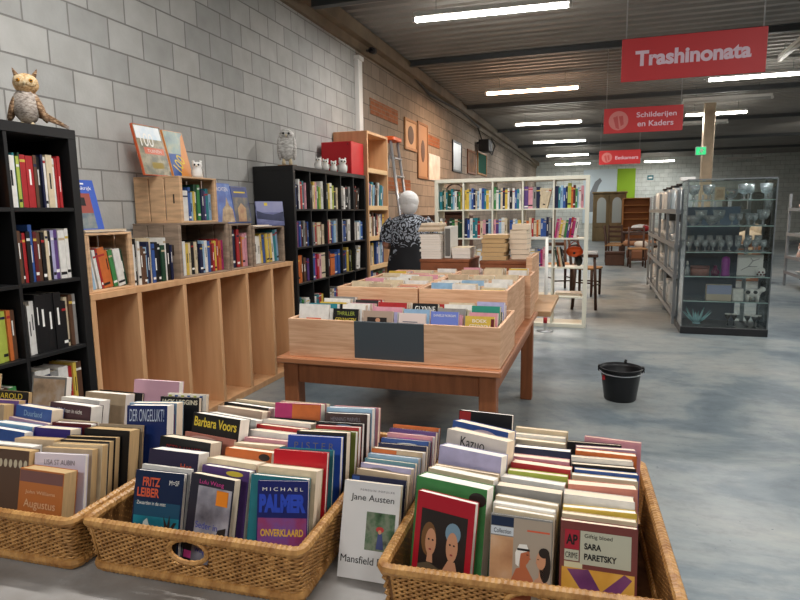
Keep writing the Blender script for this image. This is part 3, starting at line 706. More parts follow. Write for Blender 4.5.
for x in (-1.6,-0.9): q = MB(); q.box(x-tb.location.x,x+0.05-tb.location.x,4.4-tb.location.y,6.15-tb.location.y,0.655,0.704); q.build('leaf_runner', TBL2, tb)
def pine_mat():
    m = bpy.data.materials.new('knotty_pine'); m.use_nodes = True; nt = m.node_tree; b = nt.nodes['Principled BSDF']; b.inputs['Roughness'].default_value = 0.6
    tc = nt.nodes.new('ShaderNodeTexCoord'); mp = nt.nodes.new('ShaderNodeMapping'); mp.inputs['Scale'].default_value = (1.2,1.2,14)
    n = nt.nodes.new('ShaderNodeTexNoise'); n.inputs['Scale'].default_value = 4; n.inputs['Detail'].default_value = 5; n.inputs['Distortion'].default_value = 0.6
    nt.links.new(tc.outputs['Object'], mp.inputs[0]); nt.links.new(mp.outputs[0], n.inputs['Vector'])
    r = nt.nodes.new('ShaderNodeValToRGB'); e = r.color_ramp.elements; e[0].position = 0.35; e[0].color = lin((204,156,120))+(1,); e[1].position = 0.65; e[1].color = lin((226,184,148))+(1,)
    nt.links.new(n.outputs['Fac'], r.inputs[0])
    v = nt.nodes.new('ShaderNodeTexVoronoi'); v.inputs['Scale'].default_value = 3.2; nt.links.new(tc.outputs['Object'], v.inputs['Vector'])
    r2 = nt.nodes.new('ShaderNodeValToRGB'); e = r2.color_ramp.elements; e[0].position = 0.03; e[0].color = (1,1,1,1); e[1].position = 0.085; e[1].color = (0,0,0,1)
    nt.links.new(v.outputs['Distance'], r2.inputs[0])
    mx = nt.nodes.new('ShaderNodeMix'); mx.data_type = 'RGBA'; mx.inputs['B'].default_value = lin((120,66,40))+(1,)
    nt.links.new(r2.outputs[0], mx.inputs['Factor']); nt.links.new(r.outputs[0], mx.inputs['A']); nt.links.new(mx.outputs['Result'], b.inputs['Base Color'])
    return m
PINE = pine_mat()
def open_box(label, x0, x1, y0, y1, z0, z1, m_, th=0.018, divs=(), front=None, name='pine_box'):
    t = thing(name, label, 'box', ((x0+x1)/2,(y0+y1)/2,z0)); L = t.location
    def B(nm,a,b,c,d,e,f,mm=None):
        q = MB(); q.bev(a-L.x,b-L.x,c-L.y,d-L.y,e-L.z,f-L.z,0.002); return q.build(nm, mm or m_, t)
    B('base_board',x0,x1,y0,y1,z0,z0+0.012)
    if front:
        for a,b,mm in front: B('front_board',a,b,y0,y0+th,z0+0.012,z1,mm)
    else: B('front_board',x0,x1,y0,y0+th,z0+0.012,z1)
    B('back_board',x0,x1,y1-th,y1,z0+0.012,z1)
    B('side_board',x0,x0+th,y0+th,y1-th,z0+0.012,z1); B('side_board',x1-th,x1,y0+th,y1-th,z0+0.012,z1)
    for y in divs: B('divider',x0+th,x1-th,y-0.008,y+0.008,z0+0.012,z1-0.01)
    return t
SLATE = mat('slate_grey_panel', (66,74,80), rough=0.55)
open_box('wide pine box with a grey front panel at the near end of the brown table', -1.765, -0.488, 3.17, 3.77, 0.751, 0.981, PINE, front=[(-1.765,-1.337,PINE),(-1.337,-0.915,SLATE),(-0.915,-0.488,PINE)])
open_box('left one of two pine boxes with cross dividers behind the wide box', -1.715, -1.135, 3.79, 4.74, 0.751, 1.10, PINE, divs=(4.10,4.42))
open_box('right one of two pine boxes with cross dividers behind the wide box', -1.125, -0.54, 3.79, 4.74, 0.751, 1.10, PINE, divs=(4.10,4.42))
open_box('shallow pine box lowest in the stack behind the divided boxes', -1.10, -0.50, 4.78, 5.14, 0.751, 0.925, PINE)
open_box('shallow pine box stacked on another behind the divided boxes', -1.10, -0.50, 4.78, 5.14, 0.927, 1.095, PINE)
open_box('tall pine box beside the two stacked shallow boxes', -1.72, -1.13, 4.78, 5.14, 0.751, 1.09, PINE)
RUST = mat('rust_brown_hardboard', (140,84,54), rough=0.6, var=0.25, vscale=10)
def closed_box(label, x0, x1, y0, y1, z0, z1, m_, name='brown_box'):
    t = thing(name, label, 'box', ((x0+x1)/2,(y0+y1)/2,z0)); h = z1-z0; w = (x1-x0)/2; d = (y1-y0)/2
    q = MB(); q.bev(-w,w,-d,d,0,h-0.03,0.004); q.build('body', m_, t)
    q = MB(); q.bev(-w-0.006,w+0.006,-d-0.006,d+0.006,h-0.03,h,0.004); q.build('lid', m_, t)
    return t
closed_box('rust brown box under the tall file folder and paper bundles', -1.60, -1.135, 5.45, 5.95, 0.751, 1.165, RUST)
closed_box('rust brown box under the stack of brown books', -1.03, -0.61, 5.45, 5.95, 0.751, 1.155, RUST)
open_box('plain wooden crate with tall sides right of the rust brown boxes', -0.596, -0.545, 5.3, 5.95, 0.751, 1.20, PINE, name='wooden_box')

# paperbacks ---------------------------------------------------------
def paperback(mx, w, h, t, cn, label, group, pages=None, name='paperback', cover_m=None):
    o = thing(name, label, 'paperback', mx=mx, group=group); c = 0.0012
    m = MB(); m.box(-w/2,w/2,0,c,0,h); m.box(-w/2,w/2,t-c,t,0,h); m.box(-w/2,-w/2+c,c,t-c,0,h)
    m.build('cover', cover_m or bm_(cn), o)
    m = MB(); m.box(-w/2+c,w/2-0.0015,c,t-c,0.0015,h-0.0015); m.build('pages', pages or random.choice([PAGE,PAGE,PAGEW]), o)
    return o
BOOKS = {}
def column(entries, zb, lean, where, group, tmax=0.05, key=None):
    """entries: (left px, left py, right px, right py, top z, colour, options); front to back."""
    tl = math.tan(lean); pos = []
    for e in entries:
        lx,ly,rx,ry,z,cn,op = e
        A = atz(lx,ly,z); B = atz(rx,ry,z)
        d = (B-A); w = op.get('w', d.length); d.normalize(); n = Vector((-d.y,d.x,0)); mid = (A+B)/2
        h = (z-zb)/math.cos(lean); base = mid-n*h*math.sin(lean); base.z = zb
        pos.append([base, n, d, w, h])
    ent = list(entries)
    for i in range(len(ent)):
        base,n,d,w,h = pos[i]; tm = ent[i][6].get('t', tmax)
        if i+1 < len(ent):
            b2,n2,d2,w2,h2 = pos[i+1]
            g = min((b2+d2*s*w2/2-base).dot(n) for s in (-1,1))
            lowest = ent[i][6].get('t', 0.0085)/math.cos(lean)
            if g < lowest: b2 += n*(lowest-g); g = lowest
            th = min(tm, g*0.97*math.cos(lean))
        else: th = min(tm, 0.028)
        yaw = math.atan2(d.y,d.x)
        mx = Matrix.Translation(base) @ Matrix.Rotation(yaw,4,'Z') @ Matrix.Rotation(-lean,4,'X')
        mx = Matrix.Translation((0,0,th*math.sin(lean))) @ mx
        op = ent[i][6]; cn = ent[i][5]
        lab = op.get('label') or '%s paperback, %s from the front in %s' % (nice(cn), ORD[min(i,19)], where)
        o = paperback(mx, w, h, th, cn, lab, group, op.get('pages'), cover_m=op.get('m'))
        if 'art' in op: op['art'](o, w, h)
        BOOKS[key,i] = o

# cover art (flat print on the covers) ---------------------------------
def P_(o, pts, m_, name='cover_print', y=-0.0006):
    q = MB(); q.poly(pts, y); return q.build(name, m_, o)
def R_(o, x0, x1, z0, z1, m_, name='cover_print', y=-0.0006): return P_(o, [(x0,z0),(x1,z0),(x1,z1),(x0,z1)], m_, name, y)
def O_(o, cx, cz, rx, rz, m_, name='cover_print', y=-0.0006, n=18, a0=0, a1=2*PI): return P_(o, [(cx+rx*math.cos(a0+(a1-a0)*k/n), cz+rz*math.sin(a0+(a1-a0)*k/n)) for k in range(n if a1-a0 > 6.2 else n+1)], m_, name, y)
def T_(o, tx, w, h, cx, cz, m_, y=-0.0014, bold=0.0, name='title'): return text(tx, 0.03, m_, o, (cx,y,cz), name, bold=bold, fit=w, fith=h)
SKIN = mat('print_skin', (206,150,116), rough=0.45); SKIN2 = mat('print_skin_tan', (186,106,70), rough=0.45); DARKP = mat('print_dark', (40,32,30), rough=0.45); HAIRP = mat('print_hair', (120,84,50), rough=0.45)
INKO = mat('ink_orange', (214,92,62)); INKB = mat('ink_blue', (60,70,160)); INKP = mat('ink_pink', (214,70,150)); INKG = mat('ink_grey', (120,116,126)); GOLD = mat('ink_gold', (226,178,70))
def art_women(o, w, h):
    R_(o,-w*0.40,w*0.40,h*0.0+0.02,h*0.86,DARKP)
    P_(o,[(-w*0.40,0.02),(w*0.40,0.02),(w*0.36,h*0.34),(w*0.2,h*0.42),(0,h*0.36),(-w*0.22,h*0.40),(-w*0.40,h*0.36)],mat('print_gown',(96,82,62)),y=-0.0009)
    O_(o,-w*0.24,h*0.60,w*0.13,h*0.15,HAIRP,y=-0.0009); O_(o,-w*0.20,h*0.58,w*0.095,h*0.12,SKIN,y=-0.0012); P_(o,[(-w*0.25,h*0.40),(-w*0.14,h*0.40),(-w*0.16,h*0.5),(-w*0.24,h*0.5)],SKIN,y=-0.0011)
    O_(o,w*0.17,h*0.62,w*0.15,h*0.16,DARKP,y=-0.0009); O_(o,w*0.17,h*0.70,w*0.13,h*0.09,mat('print_headband',(120,150,170)),y=-0.0010); O_(o,w*0.17,h*0.58,w*0.10,h*0.13,SKIN,y=-0.0013); P_(o,[(-w*0.02,h*0.30),(w*0.34,h*0.28),(w*0.24,h*0.46),(w*0.12,h*0.46)],SKIN,y=-0.0011)
    for cx in (-w*0.20,w*0.17):
        for s in (-1,1): O_(o,cx+s*w*0.035,h*0.60,w*0.018,h*0.009,DARKP,y=-0.0016,n=8)
        O_(o,cx,h*0.515,w*0.025,h*0.009,mat('print_lips',(150,60,60)),y=-0.0016,n=8)
def art_couple(o, w, h):
    R_(o,-w*0.49,-w*0.12,h*0.90,h*0.985,mat('print_navy',(20,40,70))); R_(o,-w*0.49,-w*0.12,h*0.82,h*0.895,mat('print_pale',(206,214,222))); T_(o,'Collection',w*0.28,h*0.04,-w*0.30,h*0.857,BLACK)
    R_(o,-w*0.12,w*0.49,0.004,h*0.985,mat('print_desert',(172,158,142))); R_(o,-w*0.49,-w*0.12,0.004,h*0.81,pict('print_sand',[(170,120,84),(206,160,120),(226,196,166)],10))
    P_(o,[(-w*0.12,0.004),(w*0.20,0.004),(w*0.22,h*0.46),(w*0.10,h*0.57),(-w*0.06,h*0.54),(-w*0.16,h*0.40)],SKIN2,y=-0.0010); P_(o,[(w*0.0,h*0.52),(w*0.10,h*0.52),(w*0.10,h*0.62),(w*0.0,h*0.62)],SKIN2,y=-0.0011)
    O_(o,w*0.07,h*0.665,w*0.085,h*0.085,SKIN2,y=-0.0012); P_(o,[(w*0.145,h*0.655),(w*0.175,h*0.64),(w*0.145,h*0.63)],SKIN2,y=-0.0012); P_(o,[(-w*0.07,h*0.58),(-w*0.02,h*0.56),(w*0.01,h*0.68),(w*0.14,h*0.71),(w*0.10,h*0.765),(-w*0.02,h*0.76),(-w*0.08,h*0.68)],WHITE,y=-0.0014); R_(o,-w*0.05,w*0.15,h*0.705,h*0.725,BLACK,y=-0.0016); R_(o,w*0.10,w*0.135,h*0.67,h*0.678,DARKP,y=-0.0015)
    P_(o,[(w*0.18,0.004),(w*0.48,0.004),(w*0.46,h*0.44),(w*0.36,h*0.52),(w*0.24,h*0.46)],SKIN,y=-0.0011); P_(o,[(w*0.18,0.004),(w*0.44,0.004),(w*0.42,h*0.40),(w*0.30,h*0.43),(w*0.20,h*0.34)],WHITE,y=-0.0013); P_(o,[(w*0.30,h*0.45),(w*0.38,h*0.45),(w*0.38,h*0.58),(w*0.31,h*0.58)],SKIN,y=-0.0012)
    O_(o,w*0.40,h*0.60,w*0.09,h*0.15,DARKP,y=-0.0012); O_(o,w*0.335,h*0.64,w*0.075,h*0.08,SKIN,y=-0.0014); P_(o,[(w*0.27,h*0.63),(w*0.245,h*0.615),(w*0.275,h*0.605)],SKIN,y=-0.0014); O_(o,w*0.38,h*0.71,w*0.085,h*0.045,DARKP,y=-0.0015); R_(o,w*0.275,w*0.305,h*0.645,h*0.652,DARKP,y=-0.0017)
    R_(o,w*0.1,w*0.46,h*0.88,h*0.895,INKO,y=-0.001)
def art_crime(o, w, h):
    R_(o,-w*0.44,-w*0.25,h*0.76,h*0.93,mat('print_red',(170,34,52))); T_(o,'AP',w*0.15,h*0.09,-w*0.345,h*0.845,BLACK,bold=0.001)
    R_(o,-w*0.44,-w*0.25,h*0.66,h*0.755,mat('print_pale2',(190,190,170))); T_(o,'CRIME',w*0.16,h*0.05,-w*0.345,h*0.708,BLACK)
    R_(o,-w*0.235,w*0.42,h*0.64,h*0.93,mat('print_pale2',(190,190,170))); R_(o,-w*0.44,-w*0.2,h*0.55,h*0.65,mat('print_pale3',(214,206,170)),y=-0.0005)
    T_(o,'Giftig bloed',w*0.36,h*0.045,-w*0.0,h*0.885,BLACK); T_(o,'SARA',w*0.22,h*0.055,-w*0.07,h*0.80,BLACK,bold=0.001); T_(o,'PARETSKY',w*0.42,h*0.055,w*0.03,h*0.71,BLACK,bold=0.001)
    R_(o,-w*0.47,w*0.47,0.004,h*0.60,pict('print_golden',[(190,120,50),(222,166,70),(236,190,100)],9))
    PV = pict('print_violet',[(96,50,100),(140,80,130)],12)
    P_(o,[(-w*0.40,h*0.585),(-w*0.12,h*0.60),(w*0.05,h*0.42),(w*0.34,h*0.60),(w*0.44,h*0.56),(w*0.12,h*0.28),(w*0.12,0.004),(-w*0.08,0.004),(-w*0.08,h*0.30)],PV,y=-0.0009)
def art_jane(o, w, h):
    T_(o,'Jane Austen',w*0.76,h*0.085,w*0.02,h*0.83,BLACK); T_(o,'Mansfield Park',w*0.92,h*0.075,w*0.0,h*0.20,BLACK); T_(o,'P E N G U I N   P O P U L A R',w*0.6,h*0.02,w*0.1,h*0.92,INKG)
    R_(o,-w*0.06,w*0.44,h*0.31,h*0.70,pict('print_garden',[(40,60,40),(80,110,80),(130,140,120),(60,70,60)],30))
    O_(o,w*0.19,h*0.53,w*0.07,h*0.03,mat('print_hat',(190,60,60)),y=-0.0010); P_(o,[(w*0.14,h*0.33),(w*0.27,h*0.33),(w*0.23,h*0.49),(w*0.16,h*0.49)],mat('print_bluecoat',(70,80,130)),y=-0.0010); O_(o,w*0.19,h*0.505,w*0.03,h*0.022,SKIN,y=-0.0012)
def art_sword(o, w, h):
    R_(o,-w*0.47,w*0.47,0.004,h*0.50,pict('print_teal',[(10,80,100),(30,130,150),(60,160,170)],8,(1,1,2))); R_(o,-w*0.47,w*0.47,h*0.50,h*0.66,mat('print_bluegreen',(18,74,104)))
    T_(o,'FRITZ',w*0.36,h*0.10,-w*0.15,h*0.88,INKO,bold=0.001); T_(o,'LEIBER',w*0.46,h*0.10,-w*0.20,h*0.76,INKO,bold=0.001); T_(o,'Zwaarden in de mist',w*0.6,h*0.04,-w*0.12,h*0.645,WHITE); T_(o,'M=SF',w*0.2,h*0.055,w*0.32,h*0.89,WHITE)
    P_(o,[(-w*0.34,0.26*h),(-w*0.05,h*0.24),(w*0.0,h*0.32),(-w*0.10,h*0.36),(-w*0.18,h*0.48),(-w*0.25,h*0.44),(-w*0.28,h*0.36)],mat('print_cloud',(190,200,196)),y=-0.0010)
    P_(o,[(w*0.16,h*0.22),(w*0.30,h*0.20),(w*0.32,h*0.34),(w*0.43,h*0.46),(w*0.37,h*0.46),(w*0.30,h*0.40),(w*0.28,h*0.54),(w*0.24,h*0.42),(w*0.15,h*0.52),(w*0.19,h*0.38),(w*0.2,h*0.30)],DARKP,y=-0.0011)
    R_(o,-w*0.47,w*0.47,0.004,h*0.25,DARKP,y=-0.0009)
def art_grey(o, w, h):
    R_(o,-w*0.30,w*0.47,h*0.05,h*0.88,pict('print_mono',[(64,62,74),(140,138,150),(200,196,206)],12),y=-0.0005)
    P_(o,[(w*0.10,0.01),(w*0.40,0.01),(w*0.42,h*0.48),(w*0.24,h*0.44)],DARKP,y=-0.0008)
    T_(o,'Lulu Wang',w*0.56,h*0.06,0,h*0.92,INKP); T_(o,'Seder in',w*0.5,h*0.07,-w*0.02,h*0.46,INKB); T_(o,'haar',w*0.26,h*0.07,-w*0.1,h*0.33,INKB); T_(o,'wapen',w*0.42,h*0.07,-w*0.02,h*0.18,INKB); R_(o,-w*0.47,-w*0.3,h*0.08,h*0.16,INKP)
    q = MB(); q.box(w*0.14,w*0.40,-0.002,-0.0006,h*0.70,h*0.86); q.build('price_sticker', mat('sticker_orange',(240,140,30)), o)
def art_palm(o, w, h):
    T_(o,'M I C H A E L',w*0.8,h*0.035,0,h*0.915,WHITE); T_(o,'PALMER',w*0.92,h*0.19,0,h*0.77,mat('ink_royal',(36,70,190)),bold=0.002)
    R_(o,-w*0.48,w*0.48,0.004,h*0.62,pict('print_violetblue',[(40,30,90),(110,90,170),(150,60,110),(50,40,100)],7),y=-0.0005)
    text('ONVERKLAARD',0.03,GOLD,o,(0,-0.0014,h*0.47),'title',bold=0.001,fit=w*0.84,fith=h*0.075); R_(o,-w*0.1,w*0.3,h*0.05,h*0.2,INKP,y=-0.001)
def art_augustus(o, w, h):
    R_(o,-w*0.49,w*0.49,h*0.83,h*0.98,mat('print_mauve',(122,84,80)))
    T_(o,'John Williams',w*0.68,h*0.06,0,h*0.70,mat('ink_sand',(230,190,150))); T_(o,'Augustus',w*0.72,h*0.14,0,h*0.54,mat('ink_sand',(230,190,150)))
def top_title(tx, m_, fw=0.7, fh=0.09, dz=0.90, bold=0.0, cx=0.0):
    return lambda o,w,h: T_(o, tx, w*fw, h*fh, cx*w, h*dz, m_, bold=bold)
def top_strip(c1, frac=0.5, z0=0.8):
    return lambda o,w,h: R_(o, -w*0.49, -w*0.49+w*0.98*frac, h*z0, h*0.99, bm_(c1))
def art_lace(o,w,h):
    for k in range(9): O_(o,-w*0.44+k*w*0.11,h*0.84,w*0.04,h*0.05,mat('print_lace',(196,186,160)),n=10)
def art_blob(m_, cx=0.1, cz=0.86, rx=0.25, rz=0.1): return lambda o,w,h: O_(o,w*cx,h*cz,w*rx,h*rz,m_)
def art_higgins(o,w,h): T_(o,'JACK HIGGINS',w*0.92,h*0.085,0,h*0.925,mat('ink_cream',(236,226,196)),bold=0.001)
def art_checks(o,w,h):
    for k in range(6): R_(o,-w*0.47+k*w*0.16,-w*0.39+k*w*0.16,h*0.92,h*0.98,[bm_('lime'),bm_('blue')][k%2])
def art_pic(m_, x0=-0.4, x1=0.4, z0=0.6, z1=0.92): return lambda o,w,h: R_(o,w*x0,w*x1,h*z0,h*z1,m_)

# ------------------------------------------------------------------ foreground table and wicker baskets
t = thing('display_table', 'pale grey mottled tabletop in front carrying the wicker baskets', 'table', (-1.2,1.22,0))
m = MB(); m.bev(-1.40,1.32,-0.66,0.72,0.715,0.75,0.004); m.build('tabletop', mat('mottled_grey_top', (164,162,160), rough=0.6, c2=(132,126,120), vscale=5, bump=0.1), t)
for x in (-1.34,1.2):
    for y in (-0.6,0.62): q = MB(); q.bev(x,x+0.06,y,y+0.06,0,0.715,0.004); q.build('leg', STEEL, t)

def wicker_mat(name, a, b):
    m = bpy.data.materials.new(name); m.use_nodes = True; nt = m.node_tree; bs = nt.nodes['Principled BSDF']; bs.inputs['Roughness'].default_value = 0.42; bs.inputs['Specular IOR Level'].default_value = 0.4
    tc = nt.nodes.new('ShaderNodeTexCoord'); n = nt.nodes.new('ShaderNodeTexNoise'); n.inputs['Scale'].default_value = 40; n.inputs['Detail'].default_value = 4
    nt.links.new(tc.outputs['Object'], n.inputs['Vector']); r = nt.nodes.new('ShaderNodeValToRGB'); e = r.color_ramp.elements
    e[0].position = 0.3; e[0].color = lin(a)+(1,); e[1].position = 0.7; e[1].color = lin(b)+(1,)
    nt.links.new(n.outputs['Fac'], r.inputs[0]); nt.links.new(r.outputs[0], bs.inputs['Base Color']); return m
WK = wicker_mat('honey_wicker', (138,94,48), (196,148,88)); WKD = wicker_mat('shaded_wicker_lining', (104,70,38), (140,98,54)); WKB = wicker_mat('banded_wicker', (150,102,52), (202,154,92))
def basket(label, FL, FR, BR, BL, z0=0.751, zr=0.881, handle=None, sides='FRBL'):
    c = sum((Vector(p) for p in (FL,FR,BR,BL)), Vector((0,0)))/4
    t = thing('wicker_basket', label, 'basket', (c.x,c.y,z0)); H_ = zr-z0
    P = [Vector(p)-c for p in (FL,FR,BR,BL)]
    def ring(scale, z, n=None):           # rounded quad path, evenly spaced
        pts = []
        for i in range(4):
            a, b = P[i]*scale, P[(i+1)%4]*scale; d = (b-a).normalized(); r = 0.02
            L_ = (b-a).length-2*r; k = max(2,int(L_/0.006))
            for j in range(k+1): pts.append((a+d*(r+L_*j/k), i, j/k, d))
            e = (P[(i+2)%4]-P[(i+1)%4]).normalized(); cc = b
            for q in (0.33,0.66):
                v = (cc-d*r)*(1-q)*(1-q)+cc*2*q*(1-q)+(cc+e*r)*q*q; pts.append((v,i,1.0+q/10,(d+e).normalized()))
        return pts
    f0 = 0.955
    fz = lambda z: f0+(1-f0)*(z/H_)
    hb = handle or (9,9)
    # lining
    q = MB()
    for i in range(4):
        a, b = P[i], P[(i+1)%4]
        def W(s, z): v = (a*(1-s)+b*s)*fz(z)*0.985; return (v.x,v.y,z)
        segs = [(0,1,0.004,H_)] if (i != 0 or not handle) else [(0,hb[0],0.004,H_),(hb[1],1,0.004,H_),(hb[0],hb[1],0.004,H_*0.44)]
        for s0,s1,za,zb_ in segs: q.quad(W(s0,za),W(s1,za),W(s1,zb_),W(s0,zb_))
    bt = [P[i]*f0*0.985 for i in range(4)]; q.quad(*[(v.x,v.y,0.004) for v in bt])
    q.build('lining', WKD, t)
    # woven strands
    q = MB(); rows = 19
    for r in range(rows):
        z = 0.022+(H_-0.036)*r/(rows-1); rg = ring(fz(z), z); run = []; step = 2
        allp = []
        for idx,(v,i,s,d) in enumerate(rg):
            nrm = Vector((d.y,-d.x)); off = 0.0036*math.sin(PI*idx/step+r*PI)+0.001
            cut = handle and i == 0 and hb[0] < s < hb[1] and z > H_*0.44
            if cut:
                if len(run) > 1: q.tube(run, 0.0030, 5)
                run = []
            else: run.append((v.x+nrm.x*off, v.y+nrm.y*off, z))
        run.append(run[0]) if not handle else None
        if len(run) > 1: q.tube(run, 0.0030, 5)
    q.build('woven_side', WK, t)
    # stakes
    q = MB()
    for idx,(v,i,s,d) in enumerate(ring(1.0, 0)):
        if idx % 6 == 0 and not (handle and i == 0 and hb[0] < s < hb[1]):
            a_ = v*fz(0.01); b_ = v*fz(H_-0.01); q.tube([(a_.x,a_.y,0.012),(b_.x,b_.y,H_-0.006)], 0.0032, 5)
    q.build('stakes', WKB, t)
    def wrapped(nm, scale, z, r, flat):
        q = MB(); pts = []; rr = []
        for k,(v,i,s,d) in enumerate(ring(scale, z)):
            pts.append((v.x,v.y,z)); rr.append(r*(1.0 if k % 2 else 0.88))
        q.tube(pts, rr, 8, closed=True, flat=flat, smooth=False); q.build(nm, WKB, t)
    wrapped('rim', 1.0, H_, 0.0135, 0.95); wrapped('base_band', fz(0.012)+0.004, 0.0150, 0.0125, 1.15)
    if handle:
        a, b = P[0]*fz(H_*0.68), P[1]*fz(H_*0.68); d = (b-a); pts = []
        m0 = a+d*(hb[0]+hb[1])/2; w2 = d.length*(hb[1]-hb[0])/2; dn = d.normalized(); nr = Vector((dn.y,-dn.x))*0.005
        for k in range(40):
            an = 2*PI*k/40; v = m0+dn*(w2*math.cos(an))+nr; pts.append((v.x,v.y,H_*0.72+H_*0.22*math.sin(an)))
        q = MB(); q.tube(pts, [0.0065 if k % 2 else 0.0056 for k in range(40)], 6, closed=True, smooth=False); q.build('handle_ring', WKB, t)
    return t
basket('wicker basket with a handle hole in the middle of the front table', (-1.145,1.036), (-0.586,1.064), (-0.614,1.76), (-1.174,1.74), handle=(0.41,0.59))
basket('wicker basket nearest the bucket, with three rows of paperbacks', (-0.402,1.062), (0.167,1.103), (0.134,1.76), (-0.417,1.745), handle=(0.44,0.60))
basket('wicker basket on the left edge of the front table, half out of frame', (-1.74,0.99), (-1.173,1.018), (-1.202,1.75), (-1.775,1.72))
basket('wicker basket farthest from the bucket, behind the others by the black bookcase', (-2.38,1.12), (-1.80,1.145), (-1.82,1.79), (-2.40,1.77))

ZB = 0.768; LN = math.radians(12)
D = {}
GB3 = 'paperbacks in the basket nearest the bucket'
REDP = mat('cover_crimson', (176,26,44), rough=0.35)
column([(412.5,499,474,515,1.0,'red',dict(art=art_women,t=.024,m=REDP,pages=PAGEW,label='crimson paperback with two women on its cover, front of the right basket')),
 (418,480,488,495,1.01,'green',dict(pages=PAGEW,art=art_blob(DARKP,0.38,0.9,0.12,0.06))),(430,471.5,496,485,1.0,'cream',{}),(436,466,501,477,.995,'beige',{}),
 (444,450,508,463,1.02,'lavender',dict(label='lavender paperback just before the pale one with handwritten title')),(451,433,512,447,1.035,'white',dict(art=top_title('Kazuo',BLACK,0.4,0.09,0.915,cx=-0.05),m=mat('cover_pearl',(204,196,190)),label='pale pearl paperback with thin handwritten title in the right basket')),
 (455,424,511,437,1.02,'blue',dict(art=art_blob(mat('print_pinkoval',(200,180,196)),0.1,0.88,0.28,0.09),label='bright blue paperback with pale oval, behind the handwritten one')),(461,412,515,418,1.02,'black',dict(art=top_strip('red',0.22,0.78),label='black and red paperback at the far back of its basket row'))],
 ZB, LN, 'left row of the right basket', GB3, key='A')
column([(485,523,555,533,.985,'grey',dict(art=art_couple,t=.012,label='paperback with a couple in desert light on its cover, right basket front')),(489,514,556,525.5,.985,'cream',dict(pages=PAGEW)),(491,507,557,518,.985,'white',dict(pages=PAGEW)),(493,499,558,510.5,.985,'cream',{}),
 (495,490,562,500,.99,'grey',dict(art=art_pic(pict('print_city',[(70,70,74),(150,150,150),(220,220,220)],20)))),(498,479,562,489,.985,'white',dict(pages=PAGEW)),(506,472.5,567,480,.985,'lime',{}),(509,465.5,569,474,.985,'red',{}),(510,459,570,466,.98,'pink',{}),(512,450,569,456,.985,'navy',{}),(511,441,565,447.5,.98,'cream',{}),(510,435.5,564,441,.98,'white',{}),(515,429,567,434.5,.985,'cream',{})],
 ZB, LN, 'middle row of the right basket', GB3, key='B')
column([(560,524.5,639,535,.985,'brown',dict(art=art_crime,t=.02,m=mat('cover_plum',(120,64,60),rough=0.35),label='crime paperback with violet legs on golden ground, right basket front')),(562,515,637,525,.98,'cream',{}),(561,509,636,516.5,.98,'yellow',{}),(563,498,634,507,.985,'white',{}),
 (562,487.5,632,494,.985,'salmon',dict(pages=PAGE)),(570,477,637,484,.98,'cream',{}),(574,471.5,639,478,.98,'blue',{}),(572,466,636,471.5,.98,'black',{}),(570,458.5,632.5,464,.985,'white',{}),(575,453.5,637,460,.985,'orange',{}),(574,448.5,636,453,.98,'lilac',{}),(573.5,442.5,633,447.5,.98,'black',{}),(582,435,642,442.5,.985,'pink',{})],
 ZB, LN, 'right row of the right basket', GB3, key='C')
GJ = 'paperbacks standing between the baskets'; L2 = math.radians(18); ZJ = .96
column([(352,483,410,490,ZJ,'white',dict(art=art_jane,t=.02,m=mat('cover_white',(226,226,226),rough=0.35),pages=PAGE,label='white paperback with a garden painting, standing between two wicker baskets')),(355,476,410,483,ZJ,'navy',dict(art=top_strip('blue',0.14,0.86),t=.011)),(360,472,411,480,ZJ,'beige',{}),(365,467,416,474,ZJ,'lavender',dict(art=art_blob(INKG,-0.1,0.93,0.25,0.04))),
 (369,461,420,467.5,ZJ,'teal',dict(m=mat('cover_greyteal',(98,140,150)),label='grey teal paperback between the baskets, fifth behind the white one')),(371,456.5,422,462.5,ZJ,'light_blue',{}),(374,452,426,458,ZJ,'beige',dict(art=top_strip('orange',0.5,0.92))),(382,446.5,431,451,ZJ,'navy',{}),(384,441.5,432,446,ZJ,'blue',dict(art=art_blob(WHITE,0.05,0.9,0.35,0.06))),
 (390,436,436,441,ZJ,'pink',dict(art=art_blob(mat('print_rose',(226,120,180)),0.0,0.9,0.4,0.06))),(394,431.5,441,436.5,ZJ,'purple',dict(art=art_blob(bm_('lavender'),0.15,0.9,0.3,0.06))),(398,427.5,445,432,ZJ,'orange',dict(art=top_title('FAMILIAAR',GOLD,0.6,0.06,0.93)))],
 .751, L2, 'the row between the baskets', GJ, key='J')
GB2 = 'paperbacks in the middle basket'; LN = math.radians(15)
column([(136.5,471,184.5,476,.975,'teal',dict(art=art_sword,t=.016,m=mat('cover_deepblue',(14,34,70),rough=0.3),pages=PAGEW,label='deep blue fantasy paperback with orange lettering, front of the middle basket')),(142.5,465,191,471,.975,'white',dict(t=.012,pages=PAGEW)),(150,453,199,459,.985,'navy',dict(m=mat('cover_inkviolet',(44,38,66)),art=top_title('Het',INKO,0.22,0.07,0.84,cx=0.28),pages=PAGEW)),
 (161,440,211,448,.99,'black',dict(art=top_title('PETRA HAMER',mat('ink_darkred',(150,40,40)),0.7,0.07,0.88))),(187,432,236,441,.985,'salmon',dict(art=art_blob(mat('print_pinkpaper',(230,180,166)),-0.1,0.93,0.3,0.05))),(194.5,419,243,427.5,1.025,'black',dict(art=top_title('Barbara Voors',YEL,0.9,0.10,0.915,0.0006),pages=PAGEW,label='black paperback with yellow lettering across its top, middle basket')),
 (203,414,251,423,.985,'white',dict(pages=PAGEW)),(218,409.5,262,416,.99,'beige',dict(m=mat('cover_taupe',(176,152,134)))),(224,405.5,268,412,.985,'black',dict(pages=PAGEW)),(236,401,278,406,.985,'cream',{})],
 ZB, LN, 'left row of the middle basket', GB2, key='D')
